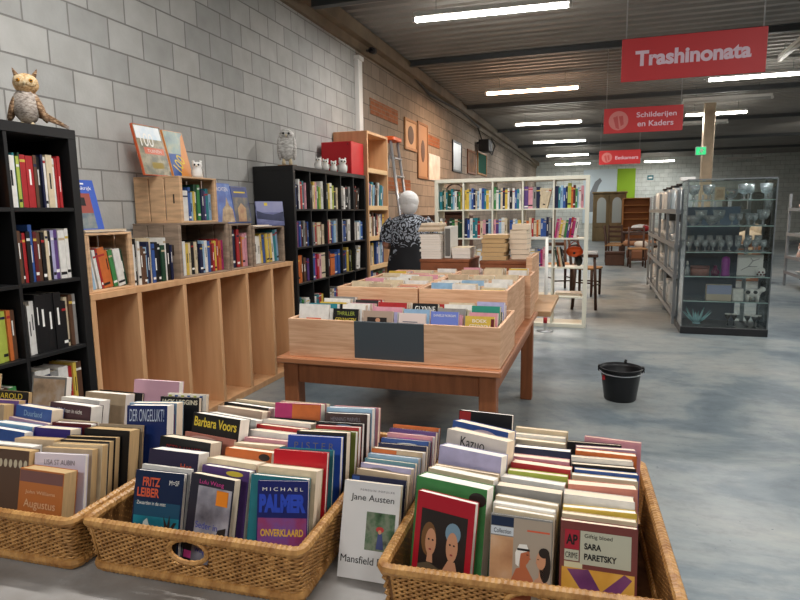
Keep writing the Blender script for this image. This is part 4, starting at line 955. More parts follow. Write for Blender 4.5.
column([(192,475,235,483.5,.975,'grey',dict(art=art_grey,t=.026,m=mat('cover_night',(40,38,52),rough=0.35),pages=PAGE,label='grey violet paperback with an orange price sticker, middle basket front')),(203,467,250,474.5,.975,'purple',dict(pages=PAGEW,art=art_blob(YEL,0.2,0.95,0.18,0.03))),(208,462,256,469.5,.975,'cream',dict(pages=PAGE)),(226,451,272,457,.985,'orange',dict(art=art_blob(DARKP,0.35,0.94,0.12,0.04))),(230,446,277,450,.98,'cream',{}),
 (241,439,288,444,.98,'pink',{}),(249,434,292,439.5,.98,'white',{}),(257,427.5,303,433,.98,'red',{}),(263,422.5,311,427.5,.98,'white',{}),(270,417.5,316,421,.98,'black',{}),(274,407.5,320,409.5,1.01,'magenta',dict(art=top_strip('orange',0.01,0.8) if 0 else (lambda o,w,h: R_(o,-w*0.12,w*0.49,h*0.72,h*0.99,bm_('orange'))),label='magenta and orange paperback near the back of the middle basket')),(281,403,327,406.5,1.0,'cream',{})],
 ZB, LN, 'second row of the middle basket', GB2, key='E')
column([(256,487.5,312,488.5,.98,'navy',dict(art=art_palm,t=.018,m=mat('cover_indigo',(24,34,104),rough=0.35),label='indigo thriller paperback with gold slanted title, middle basket front')),(252,478,311,484,.975,'teal',dict(pages=PAGEW)),(258,470,316,476.5,.98,'cream',{}),(277,451,331,455,1.01,'red',dict(t=.016,art=lambda o,w,h:(T_(o,'HET',w*0.2,h*0.06,w*0.32,h*0.5,WHITE),T_(o,'BOS',w*0.2,h*0.06,w*0.32,h*0.36,WHITE)),m=mat('cover_scarlet',(190,24,40),rough=0.3),pages=PAGEW,label='tall plain scarlet paperback in the middle basket')),(284,449,339,452.5,1.0,'teal',dict(t=.012,pages=PAGEW)),
 (293,437.5,347,440.5,1.01,'blue',dict(m=mat('cover_cobalt',(50,82,178),rough=0.3),art=top_title('P I S T E R',INKG,0.74,0.07,0.90),pages=PAGEW,label='tall cobalt paperback with widely spaced title, middle basket')),(301,436,352,438.5,1.005,'black',{}),(311,431.5,356,434.5,.99,'lime',dict(m=mat('cover_olive',(130,140,60)))),(320,428.5,364,431,.99,'red',{}),(323,424,371,427,.99,'black',dict(art=art_blob(bm_('sky'),0.1,0.95,0.2,0.03))),
 (331,417.5,375,419.5,1.0,'brown',dict(m=mat('cover_darkbrown',(60,42,40)),art=top_title('HENNING MARVELL',INKG,0.7,0.05,0.93))),(330,411,376,413,1.0,'light_blue',{}),(334,408,379,410.5,.99,'pink',{})],
 ZB, LN, 'right row of the middle basket', GB2, key='F')
GB1 = 'paperbacks in the half hidden basket'; LN = math.radians(12)
TB = PAGEB
column([(21,471,64.5,477,.955,'orange',dict(art=art_augustus,t=.045,m=mat('cover_ochre',(186,112,58),rough=0.4),pages=TB,label='thick ochre paperback with tan page edges at the front of its basket')),(31.5,455,82,457.5,.98,'lavender',dict(t=.014,m=mat('cover_palelilac',(214,208,224)),art=top_title('LISA ST AUBIN',INKG,0.6,0.06,0.90),pages=PAGEW,label='pale lilac paperback directly behind the thick ochre one')),(43,449,93,451.5,.98,'beige',dict(pages=TB)),(50,445,100,447.5,.98,'cream',dict(pages=TB)),(57,441,107,443.5,.98,'charcoal',dict(pages=TB)),(63,437.5,113,439.5,.98,'black',dict(pages=TB)),
 (85,431.5,130,434.5,.985,'black',dict(pages=TB,t=.05)),(98,424,143,426,.98,'beige',dict(pages=TB)),(119,414,160,414.5,1.025,'navy',dict(m=mat('cover_midnight',(24,46,104),rough=0.3),pages=PAGEW,art=top_title('DER ONGELUKT!',mat('ink_paleblue',(200,214,236)),0.86,0.14,0.89),label='midnight blue paperback with tall pale lettering, before the light blue one')),(130,406,177,406.5,1.01,'light_blue',dict(art=lambda o,w,h: R_(o,w*0.25,w*0.47,h*0.5,h*0.86,bm_('magenta')))),(171,394,213,396,1.0,'black',dict(art=art_higgins,pages=PAGE,label='black paperback with bold cream lettering behind the middle basket row')),(175,390,217,392,1.005,'white',dict(art=art_checks))],
 ZB, LN, 'right row of the left basket', GB1, key='G')
column([(-14,449.5,31,454,.985,'beige',dict(art=art_lace,pages=TB,m=mat('cover_lacebrown',(92,70,56)),label='brown paperback with a pale lace edge, left basket')),(-10,445,34,449.5,.98,'white',dict(pages=PAGEW)),(15,441,56,443.5,.98,'beige',dict(pages=TB)),(35,430.5,72,433.5,.985,'purple',dict(m=mat('cover_indigoviolet',(52,40,120)))),(50,423.5,89,426,.985,'dark_red',{}),(56,419,96,422.5,.985,'cream',{}),
 (48,405,89,410.5,1.015,'charcoal',dict(m=mat('cover_wine',(70,44,50)),art=top_title('Wachten in nicht',WHITE,0.6,0.05,0.92))),(58,399.5,97,404,.99,'white',dict(pages=PAGEW)),(86,394,126,397.5,.98,'beige',{}),(100,390,143,394,.98,'black',{}),(133,381.5,178,384.5,1.02,'pink',dict(m=mat('cover_pinkmauve',(216,170,188)),label='large pink paperback sticking up at the back of the left basket'))],
 ZB, LN, 'middle row of the left basket', GB1, key='H')
column([(-8,430,30,436.5,.985,'blue',dict(pages=PAGEW)),(-6,424,33,429.5,.985,'sky',{}),(6,417,46,424.5,.985,'lilac',dict(art=art_blob(bm_('magenta'),0.3,0.93,0.2,0.04))),(22,408.5,59,414.5,1.01,'blue',dict(art=top_title('Duurland',bm_('light_blue'),0.5,0.07,0.92),label='blue paperback with pale blue title among the left basket rows')),(34,402,66,406,.98,'cream',{})],
 ZB, LN, 'left row of the left basket', GB1, key='I')
GB4 = 'paperbacks in the basket by the black bookcase'
column([(-30,406,12,409,.985,'beige',dict(pages=TB)),(-22,400.5,17,403,.985,'purple',dict(pages=TB,m=mat('cover_violetedge',(120,90,160)))),(-2,391.5,38,394.5,1.005,'black',dict(pages=TB,t=.022,art=top_title('HAROLD',YEL,0.7,0.08,0.93),label='black paperback with small yellow title, in the basket by the black bookcase')),(33,377,67,379,1.0,'grey',dict(art=art_pic(pict('print_sepia',[(130,110,90),(190,160,130),(210,200,190)],14),-0.46,0.46,0.3,0.96),label='grey paperback with a sepia photograph, below the black bookcase'))],
 ZB, LN, 'the basket by the bookcase', GB4, key='K')
column([(-75,402,-28,405,.985,'beige',dict(pages=TB)),(-70,393,-26,396,.985,'teal',{}),(-60,384,-16,386.5,.985,'white',{}),(-48,373,-7,375,1.0,'cream',dict(pages=TB))], ZB, LN, 'the frame side of the bookcase basket', GB4, key='L')

# let neighbouring rows settle: nudge any book out of a neighbour or a basket side
from mathutils.bvhtree import BVHTree
def settle(steps=45):
    bpy.context.view_layer.update()
    def pts(o):
        vs, ps = [], []
        for m_ in [o]+list(o.children):
            if m_.type != 'MESH' or m_.name.startswith(('title','cover_print','price')): continue
            b = len(vs); mw = m_.matrix_world; vs += [mw @ v.co for v in m_.data.vertices]; ps += [tuple(b+i for i in p.vertices) for p in m_.data.polygons]
        return vs, ps
    def rec(o):
        vs, ps = pts(o); lo = Vector([min(v[i] for v in vs) for i in range(3)]); hi = Vector([max(v[i] for v in vs) for i in range(3)])
        return [BVHTree.FromPolygons(vs, ps), lo, hi, (lo+hi)/2]
    bk = list(BOOKS.values()); rb = [rec(o) for o in bk]
    baskets = [o for o in bpy.data.objects if o.name.startswith('wicker_basket')]; rk = [rec(o) for o in baskets]
    def hit(a, b): return all(a[1][i] < b[2][i] and a[2][i] > b[1][i] for i in range(3)) and bool(a[0].overlap(b[0]))
    for it in range(steps):
        mv = {}; shrink = set()
        for i in range(len(bk)):
            for j in range(i+1, len(bk)):
                if hit(rb[i], rb[j]):
                    d = rb[j][3]-rb[i][3]; d.z = 0
                    d = d.normalized() if d.length > 1e-6 else Vector((1,0,0))
                    mv[i] = mv.get(i, Vector())-d*0.0016; mv[j] = mv.get(j, Vector())+d*0.0016; shrink |= {i,j}
            for k in range(len(rk)):
                if hit(rb[i], rk[k]):
                    ins = all(rk[k][1][q] < rb[i][3][q] < rk[k][2][q] for q in (0,1))
                    dx, dy = rk[k][3].x-rb[i][3].x, rk[k][3].y-rb[i][3].y
                    hx, hy = (rk[k][2]-rk[k][1]).x/2, (rk[k][2]-rk[k][1]).y/2
                    d = Vector((dx/hx, 0, 0)) if abs(dx/hx) > abs(dy/hy) else Vector((0, dy/hy, 0))
                    d.normalize(); mv[i] = mv.get(i, Vector())+d*(0.0028 if ins else -0.0028); shrink.add(i)
        if not mv: break
        for i,d in mv.items():
            bk[i].matrix_basis = Matrix.Translation(d) @ bk[i].matrix_basis
            if it % 3 == 2: bk[i].matrix_basis = bk[i].matrix_basis @ Matrix.Diagonal((0.988,0.95,1,1))
        bpy.context.view_layer.update()
        for i in mv: rb[i] = rec(bk[i])
settle()

# ------------------------------------------------------------------ books in the pine boxes on the brown table
GT = 'paperbacks in the pine boxes'
LT = math.radians(10)
def world_column(specs, xc, w, y0, y1, zb, where, key, h0=0.235, lean=LT, labels=None, yawr=0.03):
    n = len(specs); step = (y1-y0-h0*math.sin(lean)-0.012)/n; y = y0+0.004
    for i,s in enumerate(specs):
        cn = CODE[s[0]] if isinstance(s,str) else s[0]; op = {} if isinstance(s,str) else s[1]
        h = h0*op.get('h', random.uniform(0.98,1.1) if key[0] == 'p' else random.uniform(0.9,1.0)); t = min(step*math.cos(lean)*0.96, op.get('t',0.045)); ww = w*op.get('w', random.uniform(0.9,1.0))
        mx = Matrix.Translation((xc+random.uniform(-.004,.004),y,zb+t*math.sin(lean))) @ Matrix.Rotation(-lean,4,'X')
        o = paperback(mx, ww, h, t, cn, op.get('label') or '%s paperback, %s from the front, %s' % (nice(cn), ORD[min(i,19)], where), GT, cover_m=op.get('m'))
        if 'art' in op: op['art'](o, ww, h)
        y += step
zt = 0.765; bx = [-1.745+0.248*k+0.124 for k in range(5)]
def art_dark(tx, mm): return lambda o,w,h: (T_(o,tx,w*0.7,h*0.09,0,h*0.88,mm), R_(o,-w*0.4,w*0.4,h*0.68,h*0.8,bm_('orange')))
world_column([('white',dict(h=1.16,t=.02,label='white paperback leaning at the corner of the grey-panelled box',art=lambda o,w,h: R_(o,-w*0.25,w*0.25,h*0.7,h*0.72,INKO))),'w','t','k','y','w','a'],-1.63,0.20,3.195,3.745,zt,'first row of the grey-panelled box','p0',0.255)
world_column([('black',dict(h=1.1,t=.02,label='black paperback with lime and yellow lettering in the grey-panelled box',art=lambda o,w,h:(T_(o,'THRILLER',w*0.7,h*0.08,0,h*0.9,bm_('lime')),T_(o,'GEVANGEN',w*0.8,h*0.09,0,h*0.76,YEL)))),'w',('white',dict(h=1.1)),'w','p','K','r'],-1.42,0.165,3.195,3.745,zt,'second row of the grey-panelled box','p1',0.25)
world_column([('grey',dict(h=1.08,t=.02,label='taupe paperback with a dark photo panel above the grey front panel',m=mat('cover_taupe',(176,152,134)),art=lambda o,w,h:(R_(o,-w*0.36,w*0.3,h*0.6,h*0.86,DARKP),O_(o,0.0,h*0.8,w*0.08,h*0.05,SKIN,y=-0.001)))),'V','p',('red',dict(h=1.12)),'c','k'],-1.21,0.19,3.195,3.745,zt,'third row of the grey-panelled box','p2',0.25)
world_column([('white',dict(h=1.06,t=.016,m=mat('cover_shell',(228,208,200)),label='shell pink paperback above the right end of the grey panel',art=lambda o,w,h:R_(o,-w*0.35,w*0.2,h*0.8,h*0.82,INKG))),'l','w',('black',dict(h=1.12,label='black paperback with white lettering behind the shell pink one',art=top_title('GLYNNE',WHITE,0.8,0.12,0.88))),'c','r'],-1.00,0.175,3.195,3.745,zt,'fourth row of the grey-panelled box','p3',0.25)
world_column([('lavender',dict(h=1.12,t=.022,m=mat('cover_periwinkle',(112,130,206)),label='periwinkle blue paperback with white lettering in the grey-panelled box',art=lambda o,w,h:(T_(o,'DANIELLE MORGAN',w*0.8,h*0.05,0,h*0.92,WHITE),O_(o,0,h*0.66,w*0.14,h*0.03,bm_('navy')))),),'p','a','c','w','c'],-0.81,0.175,3.195,3.745,zt,'fifth row of the grey-panelled box','p4',0.25)
world_column([('yellow',dict(h=1.05,t=.02,label='yellow paperback with pale lettering by the right board of the box',art=lambda o,w,h:(T_(o,'BOEK',w*0.5,h*0.07,0,h*0.9,WHITE),T_(o,'STERREN',w*0.7,h*0.08,0,h*0.78,WHITE),R_(o,w*0.38,w*0.49,h*0.6,h*0.95,bm_('dark_red'))))),('pink',dict(h=1.06)),('teal',dict(h=1.16,m=mat('cover_jade',(40,134,112)),label='jade green paperback near the right board of the box')),'K',('lavender',dict(h=1.16)),'V'],-0.61,0.17,3.195,3.745,zt,'last row of the grey-panelled box','p5',0.25)
rs = random.Random(4); codes = 'wcewcpwlewcySw'
for bi,(xa,xb,nm) in enumerate(((-1.695,-1.155,'left divided box'),(-1.105,-0.56,'right divided box'))):
    for ci,(ya,yb) in enumerate(((3.812,4.088),(4.112,4.408),(4.432,4.718))):
        for k in range(3):
            wcol = (xb-xa)/3; 
            world_column([rs.choice(codes) for _ in range(rs.choice((2,3,3)))], xa+wcol*(k+0.5), wcol*0.88, ya, yb, 0.765 if 0 else 0.765, '%s row, %s cell, %s' % (['first','second','third'][k],['near','middle','far'][ci],nm), 'q', h0=rs.uniform(0.352,0.368), lean=math.radians(5))
for k in range(3):
    world_column([rs.choice(codes) for _ in range(3)], -0.99+0.19*k, 0.155, 4.80, 5.04, 0.941, '%s row of the upper shallow box' % ['first','second','third'][k], 'r', h0=0.2, lean=math.radians(5))
    world_column([rs.choice(codes) for _ in range(3)], -1.62+0.195*k, 0.165, 4.80, 5.05, 0.765, '%s row of the tall pine box' % ['first','second','third'][k], 's', h0=0.355, lean=math.radians(4))
# stacks lying on the rust brown boxes
def flat_stack(codes, x, y, z, w, d, tr, where, group, jitter=0.012, pages=None, seed=1):
    r = random.Random(seed); zz = z
    for i,ch in enumerate(codes):
        t = r.uniform(*tr); cn = CODE[ch]
        mx = Matrix.Translation((x+r.uniform(-jitter,jitter), y+r.uniform(-jitter,jitter)+0.0, zz)) @ Matrix.Rotation(r.uniform(-0.06,0.06),4,'Z') @ Matrix.Rotation(-PI/2,4,'X') @ Matrix.Translation((0,0,-d/2)) @ Matrix.Translation((0,-t,0))
        paperback(mx, w*r.uniform(0.94,1.0), d, t, cn, '%s paperback lying %s up %s' % (nice(cn), ORD[i], where), group, pages=pages)
        zz += t+0.0005
    return zz
GS = 'books stacked flat on the brown boxes'
z1 = flat_stack('eenene', -0.915, 5.66, 1.156, 0.225, 0.30, (0.034,0.046), 'the front stack on the right rust box', GS, pages=PAGEB, seed=3)
flat_stack('enwneee', -0.70, 5.78, 1.156, 0.165, 0.28, (0.036,0.05), 'the rear stack on the right rust box', GS, jitter=0.006, pages=PAGE, seed=5)
flat_stack('wwewwwewew', -1.51, 5.62, 1.166, 0.20, 0.28, (0.020,0.026), 'the tall white stack on the left rust box', GS, jitter=0.004, pages=PAGEW, seed=8)
t = thing('paper_pile', 'tan folded papers lying on top of the tall white stack', 'papers', (-1.51,5.62,1.166+0.255))
for k in range(4): q = MB(); q.box(-0.115+0.01*k,0.10-0.006*k,-0.15,0.15,k*0.02,k*0.02+0.019); q.build('sheet_bundle', [bm_('beige'),PAGE][k%2], t)
flat_stack('wwc', -1.235, 5.70, 1.166, 0.18, 0.28, (0.03,0.04), 'the low stack beside the grey folder', GS, jitter=0.003, pages=PAGEW, seed=9)
t = thing('file_folder', 'tall white and grey file folder standing on the left rust brown box', 'folder', (-1.36,5.72,1.166))
m = MB(); m.bev(-0.035,0.028,-0.15,0.15,0,0.30,0.003); m.build('body', mat('folder_white',(222,220,214),rough=0.5), t)
m = MB(); m.box(-0.028,0.021,-0.153,-0.15,0.02,0.28); m.build('spine_panel', mat('folder_grey',(104,102,98),rough=0.6), t)

# ------------------------------------------------------------------ owls and other things on the bookcases
def feather(name, a, b, c, sc=22):
    return pict(name, [a,b,c], sc, (1,1,2.2), rough=0.85)
OWLB = feather('owl_brown', (70,48,34), (140,106,76), (204,176,140), 26); OWLG = feather('owl_grey', (112,100,92), (168,156,146), (206,196,184), 30); OWLF = feather('owl_face', (176,130,80), (216,176,124), (236,214,176), 40)
AMB = mat('amber_eye', (206,140,40), rough=0.15); HORN = mat('beak_horn', (214,196,160), rough=0.4)
def rough_ell(m, c, r, seed, amp=0.06, n=22, k=14, mx=None):
    rr = random.Random(seed); vs = []
    for i in range(k+1):
        th = PI*i/k
        for j in range(n):
            a = 2*PI*j/n; f = 1+rr.uniform(-amp,amp)
            v = Vector((math.sin(th)*math.cos(a)*r[0]*f, math.sin(th)*math.sin(a)*r[1]*f, -math.cos(th)*r[2]*f)); vs.append((mx@v if mx else v)+Vector(c))
    fs = [(i*n+j,i*n+(j+1)%n,(i+1)*n+(j+1)%n,(i+1)*n+j) for i in range(k) for j in range(n)]
    m.add(vs, fs, 0, True)
o0 = atx(31,123,-3.1)
t = thing('owl_figure', 'large brown feathered owl standing on the near black bookcase', 'owl', (-3.12,o0.y,2.106), 0.75); t.scale = (0.52,0.52,0.49)
m = MB(); rough_ell(m,(0,0,0.25),(0.135,0.13,0.20),1,0.05); m.build('body', OWLG, t)
m = MB(); rough_ell(m,(0.015,-0.01,0.50),(0.125,0.11,0.115),2,0.04); m.build('head', OWLF, t)
for s in (-1,1):
    m = MB(); m.lathe([(0.0,0.012),(0.03,0.012),(0.058,0.004),(0.066,-0.006)],16,mx=Matrix.Rotation(PI/2,4,'X')); d = m.build('facial_disc', feather('owl_disc',(190,150,100),(226,196,150),(240,224,190),50), t, loc=(0.015+s*0.055,-0.105,0.52)); d.rotation_euler.z = s*0.35
    m = MB(); m.ell((0,-0.014,0),(0.021,0.012,0.021),12,8); e = m.build('eye', AMB, d); m = MB(); m.ell((0,-0.025,0),(0.010,0.005,0.010),10,6)
    m.build('pupil', BLACK, d)
    m = MB(); m.tube([(0.015+s*0.08,-0.03,0.585),(0.015+s*0.10,-0.03,0.63),(0.015+s*0.115,-0.02,0.67)],[0.026,0.016,0.003],8); m.build('ear_tuft', OWLB, t)
    q = MB(); rough_ell(q,(0,0,0),(0.045,0.10,0.19),5+s,0.06,mx=Matrix.Rotation(-0.35*s,4,'Y')); q.build('wing', OWLB, t, loc=(s*0.115,0.02,0.26))
    m = MB()
    for k in (-1,0,1): m.tube([(s*0.05,-0.06,0.05),(s*0.05+k*0.02,-0.12,0.014),(s*0.05+k*0.024,-0.15,0.006)],[0.018,0.012,0.004],7)
    m.build('foot', HORN, t)
m = MB(); m.tube([(0.015,-0.115,0.505),(0.015,-0.14,0.49),(0.015,-0.135,0.455)],[0.018,0.013,0.003],8); m.build('beak', HORN, t)
for k in range(8):
    m = MB(); a = k*0.035; m.tube([(0.06+k*0.006,0.05,0.30-k*0.022),(0.20+k*0.012,0.07,0.17-k*0.014),(0.33+k*0.012-abs(k-5)*0.012,0.08,0.135-k*0.017)],[0.03,0.022,0.006],6,flat=0.4); m.build('tail_feather', OWLB, t)

t = thing('owl_figure', 'pale grey white owl standing on the far black bookcase', 'owl', (-3.16,5.80,2.0905), 0.45)
OWLW = feather('owl_white', (150,146,140), (200,198,194), (232,230,226), 24); WOOD = mat('perch_wood', (150,112,76), rough=0.7, var=0.2, vscale=9)
m = MB(); m.bev(-0.10,0.10,-0.06,0.06,0,0.025,0.006); m.build('perch', WOOD, t)
m = MB(); rough_ell(m,(0,0,0.21),(0.085,0.075,0.14),11,0.05); m.build('body', OWLW, t)
m = MB(); rough_ell(m,(0,0,0.335),(0.078,0.07,0.062),12,0.04); m.build('head', OWLW, t)
for s in (-1,1):
    m = MB(); m.ell((s*0.028,-0.064,0.345),(0.013,0.008,0.013),10,7); m.build('eye', BLACK, t)
    q = MB(); rough_ell(q,(0,0,0),(0.028,0.055,0.12),14+s,0.05); q.build('wing', feather('owl_wing_grey',(150,146,142),(194,190,186),(224,222,218),30), t, loc=(s*0.075,0.01,0.20))
    m = MB(); m.tube([(s*0.035,-0.01,0.09),(s*0.035,-0.03,0.03)],[0.014,0.02],8); m.build('foot', HORN, t)
m = MB(); m.tube([(0,-0.066,0.33),(0,-0.08,0.322),(0,-0.078,0.305)],[0.010,0.007,0.002],7); m.build('beak', HORN, t)
POT = mat('glazed_white', (226,224,220), rough=0.3)
def small_owl(label, x, y, z, h, rz, mm=POT, spots=True):
    t = thing('small_owl_figurine', label, 'figurine', (x,y,z), rz)
    m = MB(); m.lathe([(0.0,0),(0.28*h,0),(0.33*h,0.2*h),(0.31*h,0.45*h),(0.22*h,0.62*h),(0.29*h,0.76*h),(0.26*h,0.92*h),(0.0,1.0*h)],16); m.build('body', mm, t)
    for s in (-1,1):
        m = MB(); m.ell((s*0.11*h,-0.26*h,0.8*h),(0.06*h,0.04*h,0.06*h),9,6); m.build('eye', BLACK, t)
        m = MB(); m.tube([(s*0.18*h,0,0.88*h),(s*0.22*h,0,1.06*h)],[0.08*h,0.01],7); m.build('ear', mm, t)
        m = MB(); m.ell((s*0.31*h,0.02*h,0.36*h),(0.06*h,0.16*h,0.25*h),10,7); m.build('wing', mat('glazed_grey',(160,156,150),rough=0.35), t)
    m = MB(); m.tube([(0,-0.27*h,0.76*h),(0,-0.33*h,0.70*h)],[0.05*h,0.005],7); m.build('beak', HORN, t)
small_owl('small white owl figurine on the pale topmost crate', -3.10, 4.19, 1.896, 0.135, 0.5)
for k,(px,py,h,lab) in enumerate(((319,167,0.13,'nearest of the little white figurines beside the pale owl'),(326,168,0.125,'second little white figurine, touching the nearest one'),(334,170,0.12,'small grey white figurine in front of the red box, left of the owl figurine'),(343,172,0.17,'white owl figurine close before the red box'))):
    p = atx(px,py,-2.99); small_owl(lab, -2.995, p.y, 2.0905, h, 0.2+0.15*k)
t = thing('red_box', 'red storage cube on the far end of the black bookcase', 'box', (-3.165,7.28,2.0905))
m = MB(); m.bev(-0.205,0.205,-0.205,0.205,0,0.40,0.006); m.build('body', mat('red_lacquer', (196,28,38), rough=0.4), t)
m = MB(); m.lathe([(0,0),(0.012,0),(0.012,0.004),(0,0.006)],12,mx=Matrix.Rotation(PI/2,4,'X')); m.build('screw_cap', mat('red_cap',(150,20,30),rough=0.4), t, loc=(0.16,-0.2052,0.37))

# ------------------------------------------------------------------ ladder, pictures, cables on the far part of the wall
ALU = mat('aluminium', (186,190,194), rough=0.35, metal=0.7); ORP = mat('orange_plastic', (222,92,40), rough=0.45)
t = thing('step_ladder', 'aluminium step ladder with an orange top beyond the plywood bookcase', 'ladder', (-3.02,8.85,0), 1.57)
for s in (-1,1):
    m = MB(); m.tube([(s*0.16,-0.02,2.68),(s*0.24,-0.62+0.25,0.02)],0.024,4); m.build('front_rail', ALU, t)
    m = MB(); m.tube([(s*0.14,0.06,2.68),(s*0.22,0.62,0.02)],0.016,4); m.build('rear_rail', ALU, t)
for k in range(9):
    f = (k+1)/10; z = 2.68*(1-f); y = -0.02-0.35*f; w = 0.16+0.08*f
    m = MB(); m.bev(-w,w,y-0.04,y+0.04,z-0.012,z+0.012,0.003); m.build('tread', ALU, t)
m = MB(); m.bev(-0.20,0.20,-0.08,0.14,2.67,2.73,0.01); m.build('top_cap', ORP, t)
def wall_pic(label, pa, pb, pc, frame, face, name='wall_picture', thick=0.03, inset=0.16, mark=None):
    a = atx(*pa, XW+thick); b = atx(*pb, XW+thick); y0, y1 = a.y, b.y; z1 = (a.z+b.z)/2; z0 = atx(*pc, XW+thick).z
    t = thing(name, label, 'picture', (XW+0.004,(y0+y1)/2,z0)); w = (y1-y0)/2; h = z1-z0
    i_ = min(w*0.3, 0.05) if inset else 0
    m = MB()
    if inset:
        m.bev(0,thick,-w,-w+i_,0,h,0.004); m.bev(0,thick,w-i_,w,0,h,0.004); m.bev(0,thick,-w+i_,w-i_,0,i_,0.004); m.bev(0,thick,-w+i_,w-i_,h-i_,h,0.004); m.build('frame', frame, t)
        m = MB(); m.box(0,thick*0.6,-w+i_,w-i_,i_,h-i_); m.build('panel', face, t)
    else: m.bev(0,thick,-w,w,0,h,0.008); m.build('panel', face, t)
    if mark: m = MB(); m.ell((thick*0.62 if inset else thick,0,h*0.5),(0.006,w*mark[0],h*mark[1]),16,9); m.build('carved_figure', mark[2], t)
WP1 = mat('carved_wood', (176,128,84), rough=0.6, var=0.2, vscale=8); WP2 = mat('dark_carving', (92,62,40), rough=0.6)
wall_pic('brown carved wooden panel hanging right of the orange ladder top', (405,117), (417,122), (406,149), WP1, mat('carved_pale',(204,162,120),rough=0.6), mark=(0.5,0.3,WP2))
wall_pic('tall brown wooden panel with a dark carved figure, longest on the wall', (418,120), (428,126), (418,178), mat('panel_brown',(150,108,72),rough=0.6), mat('panel_tan',(176,134,96),rough=0.6), mark=(0.4,0.2,WP2))
wall_pic('pale unframed board hanging low beside the longest wooden panel', (429,153), (440,157), (430,180), WP1, pict('pale_print',[(190,170,150),(212,196,180),(226,214,200)],5), inset=0)
wall_pic('narrow black framed mirror on the block wall', (453,140), (462,143), (453,171), mat('black_frame',(24,24,26),rough=0.4), mat('mirror_glass',(120,126,130),rough=0.3,metal=0.6))
wall_pic('brown framed picture, next after the black framed mirror', (468,150), (476,151), (468,173), mat('brown_frame',(120,74,44),rough=0.5), pict('picture_sepia',[(60,44,30),(130,90,56)],4,rough=0.8))
wall_pic('dark green picture in an ochre frame, farthest on the block wall', (478,152), (487,153), (478,174), mat('ochre_frame',(170,120,70),rough=0.5), mat('green_print',(40,84,70),rough=0.9,spec=0.1))
CAB = mat('cable_grey', (60,56,52), rough=0.6)
for lab,pts in (('dark cable sagging along the top of the block wall',[(384,38),(400,62),(430,95),(462,112),(480,128)]),('thin cable hanging down in a loop by the framed pictures',[(478,128),(482,140),(488,150),(492,155),(495,146),(491,138)])):
    q = MB(); q.tube([tuple(atx(a,b,XW+0.08)) for a,b in pts],0.02,6); tag(q.build('wall_cable',CAB), lab, 'cable')
p = atx(372,51,XW+0.15); t = thing('security_camera', 'small dark camera bracketed high beside the white wall post', 'camera', tuple(p))
m = MB(); m.tube([(0.03,-0.12,-0.02),(0.0,0.10,0.02)],0.045,10); m.build('body', BLACK, t); m = MB(); m.tube([(-0.152,0.05,0.03),(0,0.02,0.01)],0.02,8); m.build('bracket', STEEL, t); m = MB(); m.ell((0.035,-0.125,-0.02),(0.03,0.01,0.03),10,6); m.build('lens', mat('lens_glass',(20,24,34),rough=0.1), t)
p = atx(487,146,XW+0.3); t = thing('wall_speaker', 'dark speaker box hung among cables near the far pictures', 'speaker', (XW+0.26,p.y,p.z))
m = MB(); m.bev(-0.15,0.15,-0.3,0.3,-0.16,0.16,0.02); m.build('body', BLACK, t); m = MB(); m.tube([(-0.25,0,0.1),(0,0,0.1)],0.03,6); m.build('bracket', STEEL, t); m = MB(); m.lathe([(0,0.002),(0.11,0.002),(0.12,-0.01)],16,mx=Matrix.Rotation(PI/2,4,'Y')); m.build('cone', mat('speaker_cone',(60,60,62)), t, loc=(0.152,0,0))
m = MB(); q = []
t = thing('dark_cupboard', 'dark brown wooden cupboard with hanging leather bag, behind the person', 'cupboard', (-2.62,10.6,0)); DW = mat('dark_walnut', (70,44,30), rough=0.5, var=0.2, vscale=5)
m = MB(); m.bev(-0.45,0.45,-0.22,0.22,0,1.55,0.01); m.build('body', DW, t)
for s in (-1,1): m = MB(); m.bev(s*0.22-0.2,s*0.22+0.2,-0.24,-0.22,0.08,1.48,0.006); d = m.build('door', mat('walnut_door',(84,54,38),rough=0.5), t); m = MB(); m.ell((s*0.05,-0.25,0.8),(0.015,0.015,0.015),8,6); m.build('knob', HORN, d)
t = thing('leather_bag', 'dark leather satchel standing on the dark cupboard', 'bag', (-2.45,10.55,1.551))
m = MB(); m.bev(-0.22,0.22,-0.09,0.09,0,0.42,0.03); m.build('body', mat('dark_leather',(58,38,30),rough=0.5,bump=0.3), t); m = MB(); m.bev(-0.225,0.225,-0.105,-0.09,0.16,0.43,0.006); m.build('flap', mat('leather_flap',(76,50,38),rough=0.45), t); m = MB(); m.tube([(0.15*math.cos(a),0,0.42+0.12*math.sin(a)) for a in [PI*k/10 for k in range(11)]],0.014,6); m.build('strap', mat('dark_leather',(58,38,30)), t)

# ------------------------------------------------------------------ the person browsing at the plywood bookcase
def skin_body(name, verts, edges, radii, m_, parent, root=0, sub=2):
    me = bpy.data.meshes.new(name); me.from_pydata(verts, edges, []); ob = bpy.data.objects.new(name, me); COL.objects.link(ob)
    ob.modifiers.new('s','SKIN'); ob.modifiers[0].use_smooth_shade = True
    for i,sv in enumerate(me.skin_vertices[0].data):
        r = radii[i]; sv.radius = r if isinstance(r,tuple) else (r,r); sv.use_root = (i == root)
    sm = ob.modifiers.new('u','SUBSURF'); sm.levels = sub; sm.render_levels = sub
    dg = bpy.context.evaluated_depsgraph_get(); nm = bpy.data.meshes.new_from_object(ob.evaluated_get(dg)); nm.name = name
    bpy.data.objects.remove(ob); nm.materials.clear(); nm.materials.append(m_)
    o = bpy.data.objects.new(name, nm); COL.objects.link(o); o.parent = parent
    for p in nm.polygons: p.use_smooth = True
    return o
SK = mat('skin', (206,150,124), rough=0.5, spec=0.4)
pr = thing('person', 'person with short white hair in a black and grey patterned top, browsing shelves', 'person', (-2.19,6.98,0), 0.30)
